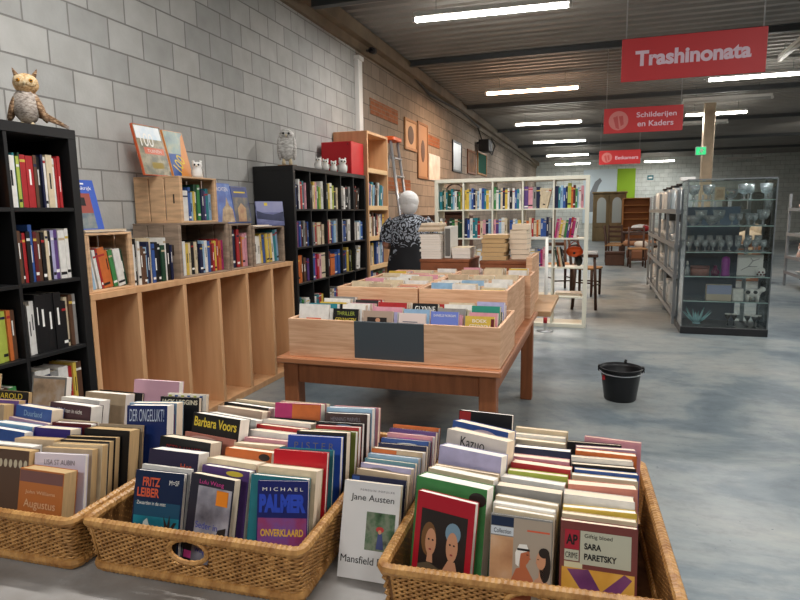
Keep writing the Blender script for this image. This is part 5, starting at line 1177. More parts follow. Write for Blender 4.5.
V = [(0,0,1.0),(0,0,1.16),(0,-0.01,1.32),(0,-0.02,1.46),(0,0.0,1.56),(0,0.015,1.63),(0,0.03,1.70),(0,0.03,1.78),(0,0.025,1.825)]
R = [0.175,0.17,0.165,(0.15,0.12),0.062,0.07,0.10,0.10,0.06]
Ed = [(i,i+1) for i in range(8)]
def add(p, r, frm): V.append(p); R.append(r); Ed.append((frm,len(V)-1)); return len(V)-1
nose = add((0,0.145,1.70),0.018,6); chin = add((0,0.10,1.63),0.03,5)
for s in (-1,1):
    sh = add((s*0.20,-0.02,1.47),0.075,3); ua = add((s*0.255,0.0,1.33),0.06,sh); el = add((s*0.285,0.03,1.21),0.05,ua); fa = add((s*0.25,0.15,1.19),0.045,el); wr = add((s*0.20,0.27,1.22),0.030,fa)
    pm = add((s*0.19,0.33,1.235),(0.036,0.018),wr)
    for k in range(4):
        f1 = add((s*0.19+(k-1.5)*0.022,0.375,1.25),0.0095,pm); f2 = add((s*0.185+(k-1.5)*0.022,0.41,1.245),0.009,f1); add((s*0.182+(k-1.5)*0.02,0.435-abs(k-1.6)*0.006,1.228),0.0075,f2)
    t1 = add((s*0.19-s*0.042,0.335,1.225),0.011,pm); add((s*0.19-s*0.055,0.365,1.218),0.009,t1)
    hp = add((s*0.10,0,0.93),0.115,0); kn = add((s*0.105,0.02,0.52),0.075,hp); an = add((s*0.105,-0.01,0.11),0.045,kn); add((s*0.105,-0.03,0.045),0.04,an); add((s*0.115,0.16,0.035),0.035,an)
skin_body('body', V, Ed, R, SK, pr)
def dress_mat():
    m = bpy.data.materials.new('black_grey_ornament_print'); m.use_nodes = True; nt = m.node_tree; b = nt.nodes['Principled BSDF']; b.inputs['Roughness'].default_value = 0.8
    tc = nt.nodes.new('ShaderNodeTexCoord'); vo = nt.nodes.new('ShaderNodeTexVoronoi'); vo.inputs['Scale'].default_value = 7.0; nt.links.new(tc.outputs['Object'], vo.inputs['Vector'])
    mu = nt.nodes.new('ShaderNodeMath'); mu.operation = 'MULTIPLY'; mu.inputs[1].default_value = 34; nt.links.new(vo.outputs['Distance'], mu.inputs[0])
    si = nt.nodes.new('ShaderNodeMath'); si.operation = 'SINE'; nt.links.new(mu.outputs[0], si.inputs[0])
    sx = nt.nodes.new('ShaderNodeSeparateXYZ'); nt.links.new(tc.outputs['Object'], sx.inputs[0])
    mr = nt.nodes.new('ShaderNodeMapRange'); mr.inputs['From Min'].default_value = 1.17; mr.inputs['From Max'].default_value = 1.30; mr.inputs['To Min'].default_value = 1.3; mr.inputs['To Max'].default_value = -0.6; nt.links.new(sx.outputs['Z'], mr.inputs['Value'])
    gt = nt.nodes.new('ShaderNodeMath'); gt.operation = 'GREATER_THAN'; nt.links.new(si.outputs[0], gt.inputs[0]); nt.links.new(mr.outputs[0], gt.inputs[1])
    nz = nt.nodes.new('ShaderNodeTexNoise'); nz.inputs['Scale'].default_value = 30; nt.links.new(tc.outputs['Object'], nz.inputs['Vector'])
    g2 = nt.nodes.new('ShaderNodeMath'); g2.operation = 'GREATER_THAN'; g2.inputs[1].default_value = 0.47; nt.links.new(nz.outputs['Fac'], g2.inputs[0])
    ml = nt.nodes.new('ShaderNodeMath'); ml.operation = 'MULTIPLY'; nt.links.new(gt.outputs[0], ml.inputs[0]); nt.links.new(g2.outputs[0], ml.inputs[1])
    mx = nt.nodes.new('ShaderNodeMix'); mx.data_type = 'RGBA'; mx.inputs['A'].default_value = lin((26,27,32))+(1,); mx.inputs['B'].default_value = lin((168,176,188))+(1,)
    v2 = nt.nodes.new('ShaderNodeTexVoronoi'); v2.inputs['Scale'].default_value = 4.6; nt.links.new(tc.outputs['Object'], v2.inputs['Vector'])
    l2 = nt.nodes.new('ShaderNodeMath'); l2.operation = 'LESS_THAN'; l2.inputs[1].default_value = 0.2; nt.links.new(v2.outputs['Distance'], l2.inputs[0])
    l3 = nt.nodes.new('ShaderNodeMath'); l3.operation = 'MULTIPLY'; nt.links.new(l2.outputs[0], l3.inputs[0]); nt.links.new(g2.outputs[0], l3.inputs[1])
    mm_ = nt.nodes.new('ShaderNodeMath'); mm_.operation = 'MAXIMUM'; nt.links.new(ml.outputs[0], mm_.inputs[0]); nt.links.new(l3.outputs[0], mm_.inputs[1])
    nt.links.new(mm_.outputs[0], mx.inputs['Factor']); nt.links.new(mx.outputs['Result'], b.inputs['Base Color']); return m
DRS = dress_mat()
m = MB(); prof = [(0.075,0.07,1.585,0.0),(0.12,0.09,1.565,-0.005),(0.20,0.125,1.535,-0.012),(0.245,0.155,1.49,-0.018),(0.25,0.175,1.42,-0.015),(0.235,0.19,1.32,-0.01),(0.225,0.19,1.20,0.0),(0.245,0.205,1.08,0.0),(0.27,0.225,0.95,0.0),(0.285,0.235,0.78,0.0),(0.30,0.245,0.60,0.0)]
N = 36; vs = []
for rx,ry,z,oy in prof:
    for k in range(N):
        a = 2*PI*k/N; f = 1+(0.03*math.sin(a*7+z*9) if z < 1.2 else 0.0); vs.append((rx*math.cos(a)*f, oy+ry*math.sin(a)*f, z))
m.add(vs, [(i*N+k,(i+1)*N+k,(i+1)*N+(k+1)%N,i*N+(k+1)%N) for i in range(len(prof)-1) for k in range(N)], 0, True)
m.build('dress', DRS, pr)
for s in (-1,1):
    m = MB(); m.tube([(s*0.17,-0.02,1.50),(s*0.235,-0.01,1.42),(s*0.268,0.005,1.33),(s*0.282,0.02,1.27)],[0.085,0.095,0.09,0.085],16,caps=False); m.build('sleeve', DRS, pr)
m = MB(); rough_ell(m,(0,-0.005,1.735),(0.124,0.122,0.126),21,0.018,28,18); rough_ell(m,(0,-0.02,1.68),(0.110,0.104,0.112),22,0.018,24,14); m.build('hair', mat('white_hair', (232,230,228), rough=0.6, bump=0.6, bscale=50), pr)
for s in (-1,1):
    m = MB(); m.ell((s*0.042,0.128,1.735),(0.013,0.008,0.010),10,6); m.build('eye', BLACK, pr)
    m = MB(); m.bev(s*0.115-0.05,s*0.115+0.05,-0.09,0.21,0,0.065,0.02); m.build('shoe', BLACK, pr)
m = MB(); m.ell((0,0.122,1.655),(0.028,0.01,0.008),10,6); m.build('mouth', mat('lips',(170,90,84)), pr)

# ------------------------------------------------------------------ bucket
b0 = atz(619,404,0); BUK = mat('black_plastic', (22,23,26), rough=0.4)
t = thing('black_bucket', 'black plastic bucket standing on the open grey floor', 'bucket', (b0.x+0.01,b0.y+0.15,0))
m = MB(); m.lathe([(0.0,0.0),(0.122,0.0),(0.130,0.01),(0.162,0.25),(0.170,0.275),(0.166,0.275),(0.157,0.25),(0.125,0.014),(0.0,0.012)],36); m.build('body', BUK, t)
m = MB(); m.tube([(0.171*math.cos(2*PI*k/40),0.171*math.sin(2*PI*k/40),0.275) for k in range(40)],0.007,8,closed=True); m.build('rim', BUK, t)
m = MB(); m.tube([(0.174*math.cos(a),-0.045-0.135*math.sin(a)*1.0,0.258-0.02*math.sin(a)) for a in [PI*k/20 for k in range(21)]],0.0045,6); m.build('wire_handle', mat('handle_wire',(150,152,156),rough=0.3,metal=0.8), t)
for s in (-1,1): m = MB(); m.bev(s*0.174-0.012,s*0.174+0.012,-0.025,0.025,0.24,0.29,0.006); m.build('handle_lug', BUK, t)
m = MB(); m.tube([(0.04,0.16,0.275),(0.045,0.172,0.305)],0.012,6); m.build('pouring_lip', BUK, t)
m = MB(); m.bev(-0.148,-0.125,-0.09,-0.06,0.18,0.22,0.002); m.build('red_sticker', bm_('red'), t)

# ------------------------------------------------------------------ glass display case
def glassy(name, tint, alpha, gl=0.12, rough=0.02, diff=0.0):
    m = bpy.data.materials.new(name); m.use_nodes = True; nt = m.node_tree; out = nt.nodes['Material Output']; nt.nodes.remove(nt.nodes['Principled BSDF'])
    tr = nt.nodes.new('ShaderNodeBsdfTransparent'); tr.inputs[0].default_value = lin(tint)+(1,)
    g = nt.nodes.new('ShaderNodeBsdfGlossy'); g.inputs['Roughness'].default_value = rough; g.inputs[0].default_value = (0.9,0.95,0.97,1)
    fr = nt.nodes.new('ShaderNodeFresnel'); fr.inputs['IOR'].default_value = 1.5
    ad = nt.nodes.new('ShaderNodeMath'); ad.operation = 'ADD'; ad.inputs[1].default_value = gl; ad.use_clamp = True; nt.links.new(fr.outputs[0], ad.inputs[0])
    mx = nt.nodes.new('ShaderNodeMixShader'); nt.links.new(ad.outputs[0], mx.inputs[0]); nt.links.new(tr.outputs[0], mx.inputs[1]); nt.links.new(g.outputs[0], mx.inputs[2]); last = mx
    if diff:
        d = nt.nodes.new('ShaderNodeBsdfDiffuse'); d.inputs[0].default_value = (0.86,0.93,0.97,1); m2 = nt.nodes.new('ShaderNodeMixShader'); m2.inputs[0].default_value = diff
        nt.links.new(mx.outputs[0], m2.inputs[1]); nt.links.new(d.outputs[0], m2.inputs[2]); last = m2
    nt.links.new(last.outputs[0], out.inputs[0]); return m
PANE = glassy('clear_pane', (250,253,252), 0, 0.0); GLASS = glassy('cut_glass', (248,251,253), 0, 0.3, 0.08, 0.24); SHELFG = glassy('glass_shelf', (240,248,246), 0, 0.03, 0.05, 0.12)
EDGEG = mat('polished_glass_edge', (188,214,210), rough=0.25)
FRM = mat('case_aluminium', (120,126,130), rough=0.35, metal=0.6); BASE = mat('case_base_black', (30,31,34), rough=0.45); BACKP = mat('case_back_slate', (86,100,120), rough=0.6)
CX0, CX1, CY0, CY1, CZ = 1.04, 2.03, 8.40, 8.98, 1.965
t = thing('glass_display_case', 'tall glass display case full of goblets standing beyond the bucket', 'display case', ((CX0+CX1)/2,(CY0+CY1)/2,0)); Lc = t.location
def cb(nm, a,b,c,d,e,f, mm, bv=0.0):
    q = MB(); (q.bev(a-Lc.x,b-Lc.x,c-Lc.y,d-Lc.y,e,f,bv) if bv else q.box(a-Lc.x,b-Lc.x,c-Lc.y,d-Lc.y,e,f)); return q.build(nm, mm, t)
cb('base',CX0-0.005,CX1+0.005,CY0-0.005,CY1+0.005,0,0.095,BASE,0.004)
cb('front_pane',CX0+0.012,CX1-0.012,CY0,CY0+0.005,0.096,CZ-0.014,PANE); cb('side_pane',CX0,CX0+0.005,CY0+0.012,CY1-0.012,0.096,CZ-0.014,PANE); cb('side_pane',CX1-0.005,CX1,CY0+0.012,CY1-0.012,0.096,CZ-0.014,PANE)
cb('back_pane',1.76,CX1-0.012,CY1-0.006,CY1-0.001,0.096,CZ-0.014,PANE); cb('back_panel',CX0+0.012,1.755,CY1-0.012,CY1,0.096,1.62,BACKP); cb('back_pane',CX0+0.012,1.755,CY1-0.006,CY1-0.001,1.62,CZ-0.014,PANE)
for x in (CX0,CX1-0.012):
    for y in (CY0,CY1-0.012): cb('corner_post',x,x+0.012,y,y+0.012,0.095,CZ,FRM)
cb('top_frame',CX0,CX1,CY0,CY0+0.012,CZ-0.014,CZ,FRM); cb('top_frame',CX0,CX1,CY1-0.012,CY1,CZ-0.014,CZ,FRM); cb('top_frame',CX0,CX0+0.012,CY0+0.012,CY1-0.012,CZ-0.014,CZ,FRM); cb('top_frame',CX1-0.012,CX1,CY0+0.012,CY1-0.012,CZ-0.014,CZ,FRM); cb('top_pane',CX0+0.012,CX1-0.012,CY0+0.012,CY1-0.012,CZ-0.01,CZ-0.004,PANE)
CS = [1.70,1.383,1.055,0.748,0.43]
for z in CS: cb('glass_shelf',CX0+0.015,CX1-0.015,CY0+0.015,CY1-0.02,z-0.008,z,SHELFG); cb('shelf_edge',CX0+0.015,CX1-0.015,CY0+0.008,CY0+0.0145,z-0.009,z+0.001,EDGEG)
m = MB(); m.bev(-0.09,0.09,-0.05,0.05,0,0.05,0.006); tag(m.build('lamp_box', POT, loc=(1.09,8.9,CZ+0.001)), 'small white box on the left top corner of the glass case', 'box')
GOB = {}
def goblet(kind):
    h = dict(tall=0.2,small=0.15,bowl=0.13,wide=0.23)[kind]; q = MB()
    if kind == 'bowl': p = [(0.0,0),(0.05,0),(0.05,0.006),(0.02,0.012),(0.06,0.04),(0.085,0.09),(0.09,h),(0.085,h),(0.08,0.09),(0.05,0.045),(0.0,0.03)]
    elif kind == 'wide': p = [(0.0,0),(0.06,0),(0.06,0.008),(0.015,0.02),(0.018,0.08),(0.06,0.10),(0.085,0.16),(0.09,h),(0.084,h),(0.078,0.16),(0.05,0.108),(0.0,0.10)]
    else:
        r = 0.042 if kind == 'tall' else 0.038
        p = [(0.0,0),(r*0.95,0),(r*0.9,0.006),(0.008,0.014),(0.009,h*0.35),(0.016,h*0.4),(r*0.85,h*0.5),(r,h*0.7),(r*0.92,h),(r*0.86,h),(r*0.92,h*0.7),(r*0.75,h*0.53),(0.0,h*0.45)]
    q.lathe(p, 14); return q
def put_glass(kind, x, y, z, lab, group, sc=1.0):
    if kind not in GOB:
        o = goblet(kind).build('glass_goblet' if kind != 'bowl' else 'glass_bowl', GLASS); GOB[kind] = o
    else: o = GOB[kind].copy(); COL.objects.link(o)
    o.location = (x,y,z); o.scale = (0.8,0.8,0.85) if kind == 'wide' else (1,1,1); tag(o, lab, 'glass', group); return o
GGL = 'glassware in the display case'
for i,(x,k) in enumerate(((1.13,'wide'),(1.30,'wide'),(1.70,'wide'),(1.80,'tall'),(1.94,'wide'))): put_glass(k, x, 8.55 if k != 'tall' else 8.68, CS[0]+0.001, '%s %s glass from the left on the top glass shelf' % (ORD[i],'footed' if k == 'wide' else 'stemmed'), GGL)
for i,x in enumerate((1.14,1.245,1.35,1.455)): put_glass('wide' if i % 2 else 'bowl', x, 8.53+0.15*(i%2), CS[1]+0.001, '%s clear glass dish from the left on the second glass shelf' % ORD[i], GGL)
for i,x in enumerate((1.57,1.66,1.75,1.83)): put_glass('small', x, 8.47+0.06*(i%2), CS[1]+0.001, '%s stemmed glass in the middle of the second glass shelf' % ORD[i], GGL)
put_glass('wide', 1.93, 8.56, CS[1]+0.001, 'footed glass cake stand at the right of the second glass shelf', GGL)
for i in range(10): put_glass('small', 1.10+0.093*i, 8.50, CS[2]+0.001, '%s goblet in the front row of the third glass shelf' % ORD[i], GGL)
for i in range(8): put_glass('tall', 1.14+0.11*i, 8.66, CS[2]+0.001, '%s goblet in the rear row of the third glass shelf' % ORD[i], GGL)
o = put_glass('bowl', 1.545, 8.53, CS[0]+0.001, 'glass bowl of coloured sweets on the top glass shelf', GGL)
for k,(dx,dy,c) in enumerate(((-0.03,0,'lime'),(0.03,-0.01,'orange'),(0.0,0.03,'magenta'),(0.035,0.03,'yellow'),(-0.02,0.035,'red'),(0.0,-0.035,'green'))):
    q = MB(); q.ell((0,0,0),(0.026,0.026,0.022),10,7); tag(q.build('wrapped_sweet', bm_(c), loc=(1.545+dx,8.53+dy,CS[0]+0.088)), '%s wrapped sweet in the glass bowl of the case' % c, 'sweet', 'sweets in the glass bowl')
t = thing('card_box', 'cream upright card among the glasses on the top glass shelf', 'card', (1.41,8.46,CS[0]+0.001)); m = MB(); m.bev(-0.055,0.055,-0.02,0.02,0,0.16,0.003); m.build('body', bm_('cream'), t); m = MB(); m.box(-0.04,0.04,-0.0215,-0.0205,0.03,0.13); m.build('print', bm_('beige'), t)
t = thing('perfume_bottle', 'slim clear bottle at the left of the fourth glass shelf', 'bottle', (1.095,8.5,CS[3]+0.001)); m = MB(); m.lathe([(0,0),(0.03,0),(0.032,0.07),(0.012,0.11),(0.012,0.14),(0,0.14)],14); m.build('body', GLASS, t); m = MB(); m.lathe([(0,0.141),(0.014,0.141),(0.010,0.18),(0,0.19)],12); m.build('stopper', POT, t)
t = thing('gift_tin', 'reddish brown oval tin on the fourth glass shelf', 'tin', (1.245,8.52,CS[3]+0.001)); m = MB(); m.lathe([(0,0),(0.11,0),(0.11,0.10),(0,0.105)],24,sy=0.6); m.build('body', mat('tin_rose',(150,100,90),rough=0.4), t); m = MB(); m.lathe([(0.113,0.09),(0.113,0.125),(0,0.13)],24,sy=0.6); m.build('lid', mat('tin_rose_lid',(120,76,70),rough=0.4), t)
t = thing('glass_vase', 'small dark purple vase on the fourth glass shelf', 'vase', (1.42,8.5,CS[3]+0.001)); m = MB(); m.lathe([(0,0),(0.04,0),(0.055,0.05),(0.03,0.09),(0.02,0.11),(0.028,0.13),(0.022,0.13),(0.014,0.11),(0,0.09)],16); m.build('body', mat('plum_glass',(96,20,66),rough=0.15), t)
t = thing('purple_bottle', 'tall purple cylinder vase on the fourth glass shelf', 'vase', (1.535,8.5,CS[3]+0.001)); m = MB(); m.lathe([(0,0),(0.055,0),(0.055,0.02),(0.048,0.05),(0.05,0.20),(0.04,0.235),(0.0,0.25)],18); m.build('body', mat('violet_glaze',(150,60,150),rough=0.3), t)
t = thing('porcelain_plate', 'white square plate with a grey twig motif on the fourth glass shelf', 'plate', (1.82,8.56,CS[3]+0.001)); m = MB(); m.bev(-0.145,0.145,-0.008,0.012,0,0.27,0.006); m.build('body', POT, t); q = MB(); q.tube([(-0.1,-0.011,0.07),(-0.02,-0.011,0.12),(0.03,-0.011,0.19),(0.1,-0.011,0.22)],0.003,5); q.tube([(-0.02,-0.011,0.12),(0.08,-0.011,0.12)],0.003,5); q.tube([(0.03,-0.011,0.19),(0.0,-0.011,0.23)],0.003,5); q.build('twig_motif', INKG, t)
t = thing('floral_pot', 'little white pot with red blossoms before the square plate', 'pot', (1.925,8.475,CS[3]+0.001)); m = MB(); m.lathe([(0,0),(0.045,0),(0.05,0.06),(0.045,0.095),(0.03,0.11),(0,0.115)],16); m.build('body', POT, t)
for k in range(5): a = PI*1.2+k*0.4; q = MB(); q.ell((0.048*math.cos(a),0.048*math.sin(a),0.03+0.03*(k%2)),(0.012,0.012,0.012),8,6); q.build('blossom', bm_('dark_red'), t)
t = thing('picture_box', 'pale box with a blue and sand landscape on the fifth glass shelf', 'box', (1.475,8.52,CS[4]+0.001)); m = MB(); m.bev(-0.145,0.145,-0.04,0.04,0,0.205,0.003); m.build('body', mat('box_sand',(196,182,160),rough=0.6), t); m = MB(); m.box(-0.142,0.142,-0.0415,-0.0405,0.085,0.2); m.build('print_sky', mat('box_sky',(150,158,188),rough=0.6), t)
t = thing('white_cup', 'cream square cup beside the landscape box', 'cup', (1.69,8.5,CS[4]+0.001)); m = MB(); m.bev(-0.06,0.06,-0.05,0.05,0,0.165,0.01); m.build('body', bm_('white'), t); m = MB(); m.box(-0.05,0.05,-0.04,0.04,0.1655,0.168); m.build('opening', INKG, t)
t = thing('cow_figurine', 'black and white cow figurine on the fifth glass shelf', 'figurine', (1.86,8.5,CS[4]+0.001)); m = MB(); m.ell((0,0,0.11),(0.095,0.045,0.05),14,9); m.ell((0.105,0,0.155),(0.035,0.03,0.035),12,8); m.tube([(0.06,0,0.12),(0.10,0,0.155)],[0.035,0.025],8)
for sx in (-0.06,0.055):
    for sy in (-0.025,0.025): m.tube([(sx,sy,0.08),(sx,sy,0.0)],[0.018,0.013],8)
m.build('body', POT, t)
for px in (-0.06,0.02): q = MB(); q.ell((px,-0.035,0.12),(0.028,0.014,0.024),10,7); q.build('black_patch', BLACK, t)
for s in (-1,1): q = MB(); q.tube([(0.10,s*0.02,0.18),(0.095,s*0.045,0.185)],0.008,6); q.build('ear', POT, t)
t = thing('agave_bowl', 'pale turquoise spiky leaf shaped bowl on the case floor', 'bowl', (1.26,8.66,0.0975)); t.scale = (0.85,0.85,0.95); AQ = mat('turquoise_glass',(150,205,214),rough=0.2)
for k in range(14):
    a = 2*PI*k/14; r = 0.17+0.03*(k%2); q = MB(); q.tube([(0.03*math.cos(a),0.03*math.sin(a),0.015),(r*0.55*math.cos(a),r*0.55*math.sin(a),0.07),(r*math.cos(a)*1.1,r*math.sin(a)*0.9,0.15+0.03*(k%3))],[0.03,0.024,0.004],7,flat=0.4); q.build('leaf', AQ, t)
q = MB(); q.lathe([(0,0),(0.06,0),(0.05,0.02),(0,0.025)],16); q.build('foot', AQ, t)
for k,(x,y,lab) in enumerate(((1.62,8.62,'left black cup with a white rim on the case floor'),(1.69,8.6,'right black cup with a white rim on the case floor'),(1.83,8.55,'first black goblet by the right corner of the case floor'),(1.90,8.5,'middle black goblet by the right corner of the case floor'),(1.955,8.56,'last black goblet by the right corner of the case floor'))):
    t = thing('black_goblet', lab, 'goblet', (x,y,0.0965), group='black goblets in the case'); q = MB(); q.lathe([(0,0),(0.026,0),(0.006,0.02),(0.006,0.07),(0.034,0.12),(0.036,0.15),(0.03,0.15),(0,0.10)],14); q.build('body', BLACK, t); q = MB(); q.lathe([(0.0365,0.143),(0.037,0.152),(0.030,0.152)],14); q.build('rim', POT, t)

# ------------------------------------------------------------------ metal racks of glass and pottery
GALV = mat('galvanised_steel', (150,156,160), rough=0.4, metal=0.5); RBACK = mat('rack_dark_back', (24,25,28), rough=0.7)
def rack(label, x0, x1, ys, zs, ztop, back=True, facing=-1):
    y0, y1 = ys[0], ys[-1]; t = thing('metal_rack', label, 'rack', ((x0+x1)/2,(y0+y1)/2,0)); L = t.location
    def B(nm,a,b,c,d,e,f,mm): q = MB(); q.box(a-L.x,b-L.x,c-L.y,d-L.y,e,f); q.build(nm, mm, t)
    for y in ys:
        B('post',x0,x0+0.04,y-0.03,y+0.03,0,ztop,GALV); B('post',x1-0.04,x1,y-0.03,y+0.03,0,ztop,GALV)
    for z in zs: B('shelf',x0+0.04,x1-0.04,y0-0.03,y1+0.03,z-0.05,z,GALV); B('shelf_lip',x0-0.008,x0,y0-0.03,y1+0.03,z-0.05,z+0.012,GALV)
    if back: B('back_panel',x0+0.29,x0+0.30,y0,y1,0.12,ztop-0.35,RBACK)
    for y in (y0-0.03,y1+0.03): B('end_frame',x0+0.04,x1-0.04,y-0.005,y+0.005,ztop*0.45,ztop*0.45+0.05,GALV)
RZ = [1.585,1.11,0.69,0.16]
rack('long galvanised rack of glassware running back behind the display case', 1.0, 1.9, [9.12,10.4,11.7,13.0,13.85], RZ, 1.86)
JAR = glassy('frosted_glass', (220,226,226), 0, 0.14, 0.15, 0.45)
GR = 'glassware on the long rack'; rs2 = random.Random(12); base = {}
def jar(kind):
    q = MB()
    if kind == 'tall': q.lathe([(0,0),(0.085,0),(0.09,0.02),(0.09,0.27),(0.06,0.31),(0.07,0.34),(0.064,0.34),(0.054,0.31),(0,0.3)],14)
    elif kind == 'vase': q.lathe([(0,0),(0.06,0),(0.075,0.10),(0.05,0.2),(0.085,0.30),(0.079,0.30),(0.044,0.2),(0,0.19)],14)
    else: q.lathe([(0,0),(0.05,0),(0.07,0.04),(0.09,0.11),(0.084,0.11),(0.06,0.04),(0,0.02)],14)
    return q
for zi,(z,nm) in enumerate(zip(RZ,('top','second','third','bottom'))):
    for k in range(12):
        y = 9.3+k*0.38; kd = ('tall' if k % 2 else 'vase') if zi == 0 else rs2.choice(['vase','dish','dish','tall'] if zi != 1 else ['dish','vase'])
        if kd not in base: o = jar(kd).build('glass_%s' % {'tall':'jar','vase':'vase','dish':'dish'}[kd], JAR); base[kd] = o
        else: o = base[kd].copy(); COL.objects.link(o)
        o.location = (1.13+rs2.uniform(0,0.03), y, z+0.001); tag(o, 'clear glass %s, %s from the near end, %s shelf of the long rack' % ({'tall':'jar','vase':'vase','dish':'dish'}[kd],ORD[k],nm), 'glassware', GR)
for k,y in enumerate((9.2,9.75,10.5,12.4)):
    t = thing('black_lid', 'flat black lid, %s from the near end on top of the long rack jars' % ORD[k], 'dish', (1.14,9.68+0.76*k,RZ[0]+0.345), group='black lids on the rack jars'); q = MB(); q.lathe([(0,0),(0.075,0),(0.075,0.03),(0.02,0.035),(0.018,0.055),(0,0.06)],16); q.build('body', BLACK, t)  # knobbed lids of the tall jars, each built as a separate object
rack('galvanised rack of pottery at the right edge, partly outside the frame', 3.66, 4.5, [10.6,11.8,13.0,14.25], [1.575,1.08,0.62,0.30], 1.87)
t = None
for k,(y,z,kind,lab) in enumerate(((13.75,1.576,'shell','pinkish white shell ornament on the top shelf of the right rack'),(13.8,0.621,'fig','white ceramic figure on the third shelf of the right rack'),(13.35,0.621,'dish','small pink dish on the third shelf of the right rack'),(13.5,1.081,'dish','grey dish on the second shelf of the right rack'),(13.6,0.301,'dish','clear dish on the lowest shelf of the right rack'))):
    if kind == 'shell':
        t = thing('shell_ornament', lab, 'ornament', (3.82,y,z)); q = MB(); q.lathe([(0,0),(0.10,0.01),(0.12,0.06),(0.07,0.13),(0.04,0.19),(0,0.24)],16); q.build('body', mat('pink_shell',(226,196,184),rough=0.5), t); q = MB(); q.ell((-0.06,-0.04,0.05),(0.06,0.06,0.05),12,8); q.build('opening', mat('shell_inside',(232,170,160),rough=0.4), t)
    elif kind == 'fig':
        t = thing('ceramic_figure', lab, 'figurine', (3.8,y,z)); q = MB(); q.lathe([(0,0),(0.07,0),(0.05,0.08),(0.035,0.14),(0.045,0.2),(0.02,0.23),(0,0.23)],14); q.ell((0,0,0.26),(0.03,0.03,0.035),10,7); q.build('body', mat('pink_shell',(226,196,184)), t); q = MB(); q.tube([(0,-0.04,0.18),(-0.05,-0.06,0.12),(0,-0.07,0.08)],0.012,6); q.build('arm', POT, t)
    else:
        t = thing('pottery_dish', lab, 'dish', (3.8,y,z)); q = MB(); q.lathe([(0,0),(0.06,0),(0.11,0.05),(0.104,0.05),(0.05,0.012),(0,0.012)],16); q.build('body', [mat('pink_dish',(216,170,160),rough=0.4),mat('grey_dish',(150,150,148),rough=0.4),JAR][k-2], t); q = MB(); q.lathe([(0.112,0.048),(0.114,0.054),(0.106,0.054)],16); q.build('rim', POT, t)

# ------------------------------------------------------------------ furniture in the far part of the hall
OAK = mat('dull_oak', (132,112,78), rough=0.6, var=0.2, vscale=4, stretch=(1,1,0.3)); HON = mat('honey_pine', (196,124,62), rough=0.5, var=0.15, vscale=4); PALE = mat('pale_mirror_door', (190,204,204), rough=0.15, metal=0.3)
t = thing('oak_wardrobe', 'dull oak wardrobe with two arched pale door panels by the back wall', 'wardrobe', (0.40,33.0,0))
q = MB(); q.bev(-0.75,0.85,-0.3,0.3,0,2.42,0.02); q.build('body', OAK, t); q = MB(); q.bev(-0.8,0.9,-0.34,0.34,2.42,2.52,0.02); q.build('cornice', OAK, t)
for s in (0,1):
    x0 = -0.68+s*0.74; q = MB(); q.bev(x0,x0+0.70,-0.33,-0.30,0.75,2.38,0.01); d = q.build('door', OAK, t)
    q = MB(); c = x0+0.35; q.poly([(c-0.22,0.95),(c+0.22,0.95)]+[(c+0.22*math.cos(PI*k/10),1.95+0.28*math.sin(PI*k/10)) for k in range(11)], -0.332); q.build('arched_panel', PALE, d)
    q = MB(); q.bev(x0,x0+0.70,-0.33,-0.30,0.12,0.68,0.01); q.build('drawer', OAK, t)
t = thing('open_bookcase', 'honey coloured open wooden bookcase with empty shelves near the back wall', 'bookcase', (1.72,32.4,0))
for s in (-1,1): q = MB(); q.bev(s*0.62-0.03,s*0.62+0.03,-0.2,0.2,0,2.15,0.01); q.build('side_panel', HON, t)
for z in (0.1,0.65,1.1,1.42,1.78,2.12): q = MB(); q.bev(-0.59,0.59,-0.2,0.2,z,z+0.05,0.008); q.build('shelf', HON, t)
q = MB(); q.box(-0.59,0.59,0.17,0.19,0.1,2.15); q.build('back_panel', mat('honey_dark',(160,96,48),rough=0.6), t)
def chair(label, x, y, rz, sc=1.0):
    t = thing('wooden_chair', label, 'chair', (x,y,0), rz, 'dark wooden chairs in the back')
    for a,b in ((-0.2,-0.2),(0.2,-0.2)): q = MB(); q.tube([(a,b,0.52),(a,b,0)],[0.03,0.024],8); q.build('leg', DW, t)
    for a in (-0.2,0.2): q = MB(); q.tube([(a,0.2,0),(a,0.2,0.5),(a,0.27,1.12)],[0.024,0.03,0.024],8); q.build('rear_leg', DW, t)
    q = MB(); q.bev(-0.24,0.24,-0.24,0.24,0.50,0.54,0.01); q.build('seat', mat('woven_seat',(150,112,72),rough=0.8), t)
    for z in (0.72,0.88,1.02): q = MB(); q.bev(-0.2,0.2,0.215+(z-0.5)*0.11,0.24+(z-0.5)*0.11,z,z+0.07,0.006); q.build('back_rail', DW, t)
    q = MB(); q.tube([(-0.2,-0.2,0.2),(0.2,-0.2,0.2)],0.014,6); q.tube([(-0.2,-0.2,0.25),(-0.2,0.2,0.25)],0.014,6); q.tube([(0.2,-0.2,0.25),(0.2,0.2,0.25)],0.014,6); q.build('stretcher', DW, t)
    return t
chair('dark wooden chair leftmost in the far group, its back to the aisle', 0.42, 19.7, 1.5)
chair('dark wooden chair turned to face the viewer in the far group', 1.02, 18.0, 0.1)
chair('dark wooden chair farthest in the far group', 0.55, 20.8, 2.9)
chair('dark wooden chair just behind the right end of the white shelf unit', -0.22, 11.9, 1.2)
chair('second dark wooden chair behind the white shelf unit, half hidden', -0.75, 12.6, 0.4)
table('dark brown dining table among the far wooden chairs', 0.50, 1.35, 19.0, 21.4, 0.80, tm=DW, lm=DW) if 0 else None
t = thing('round_armchair', 'brown armchair with a pale cushion in the far furniture group', 'armchair', (1.15,19.3,0))
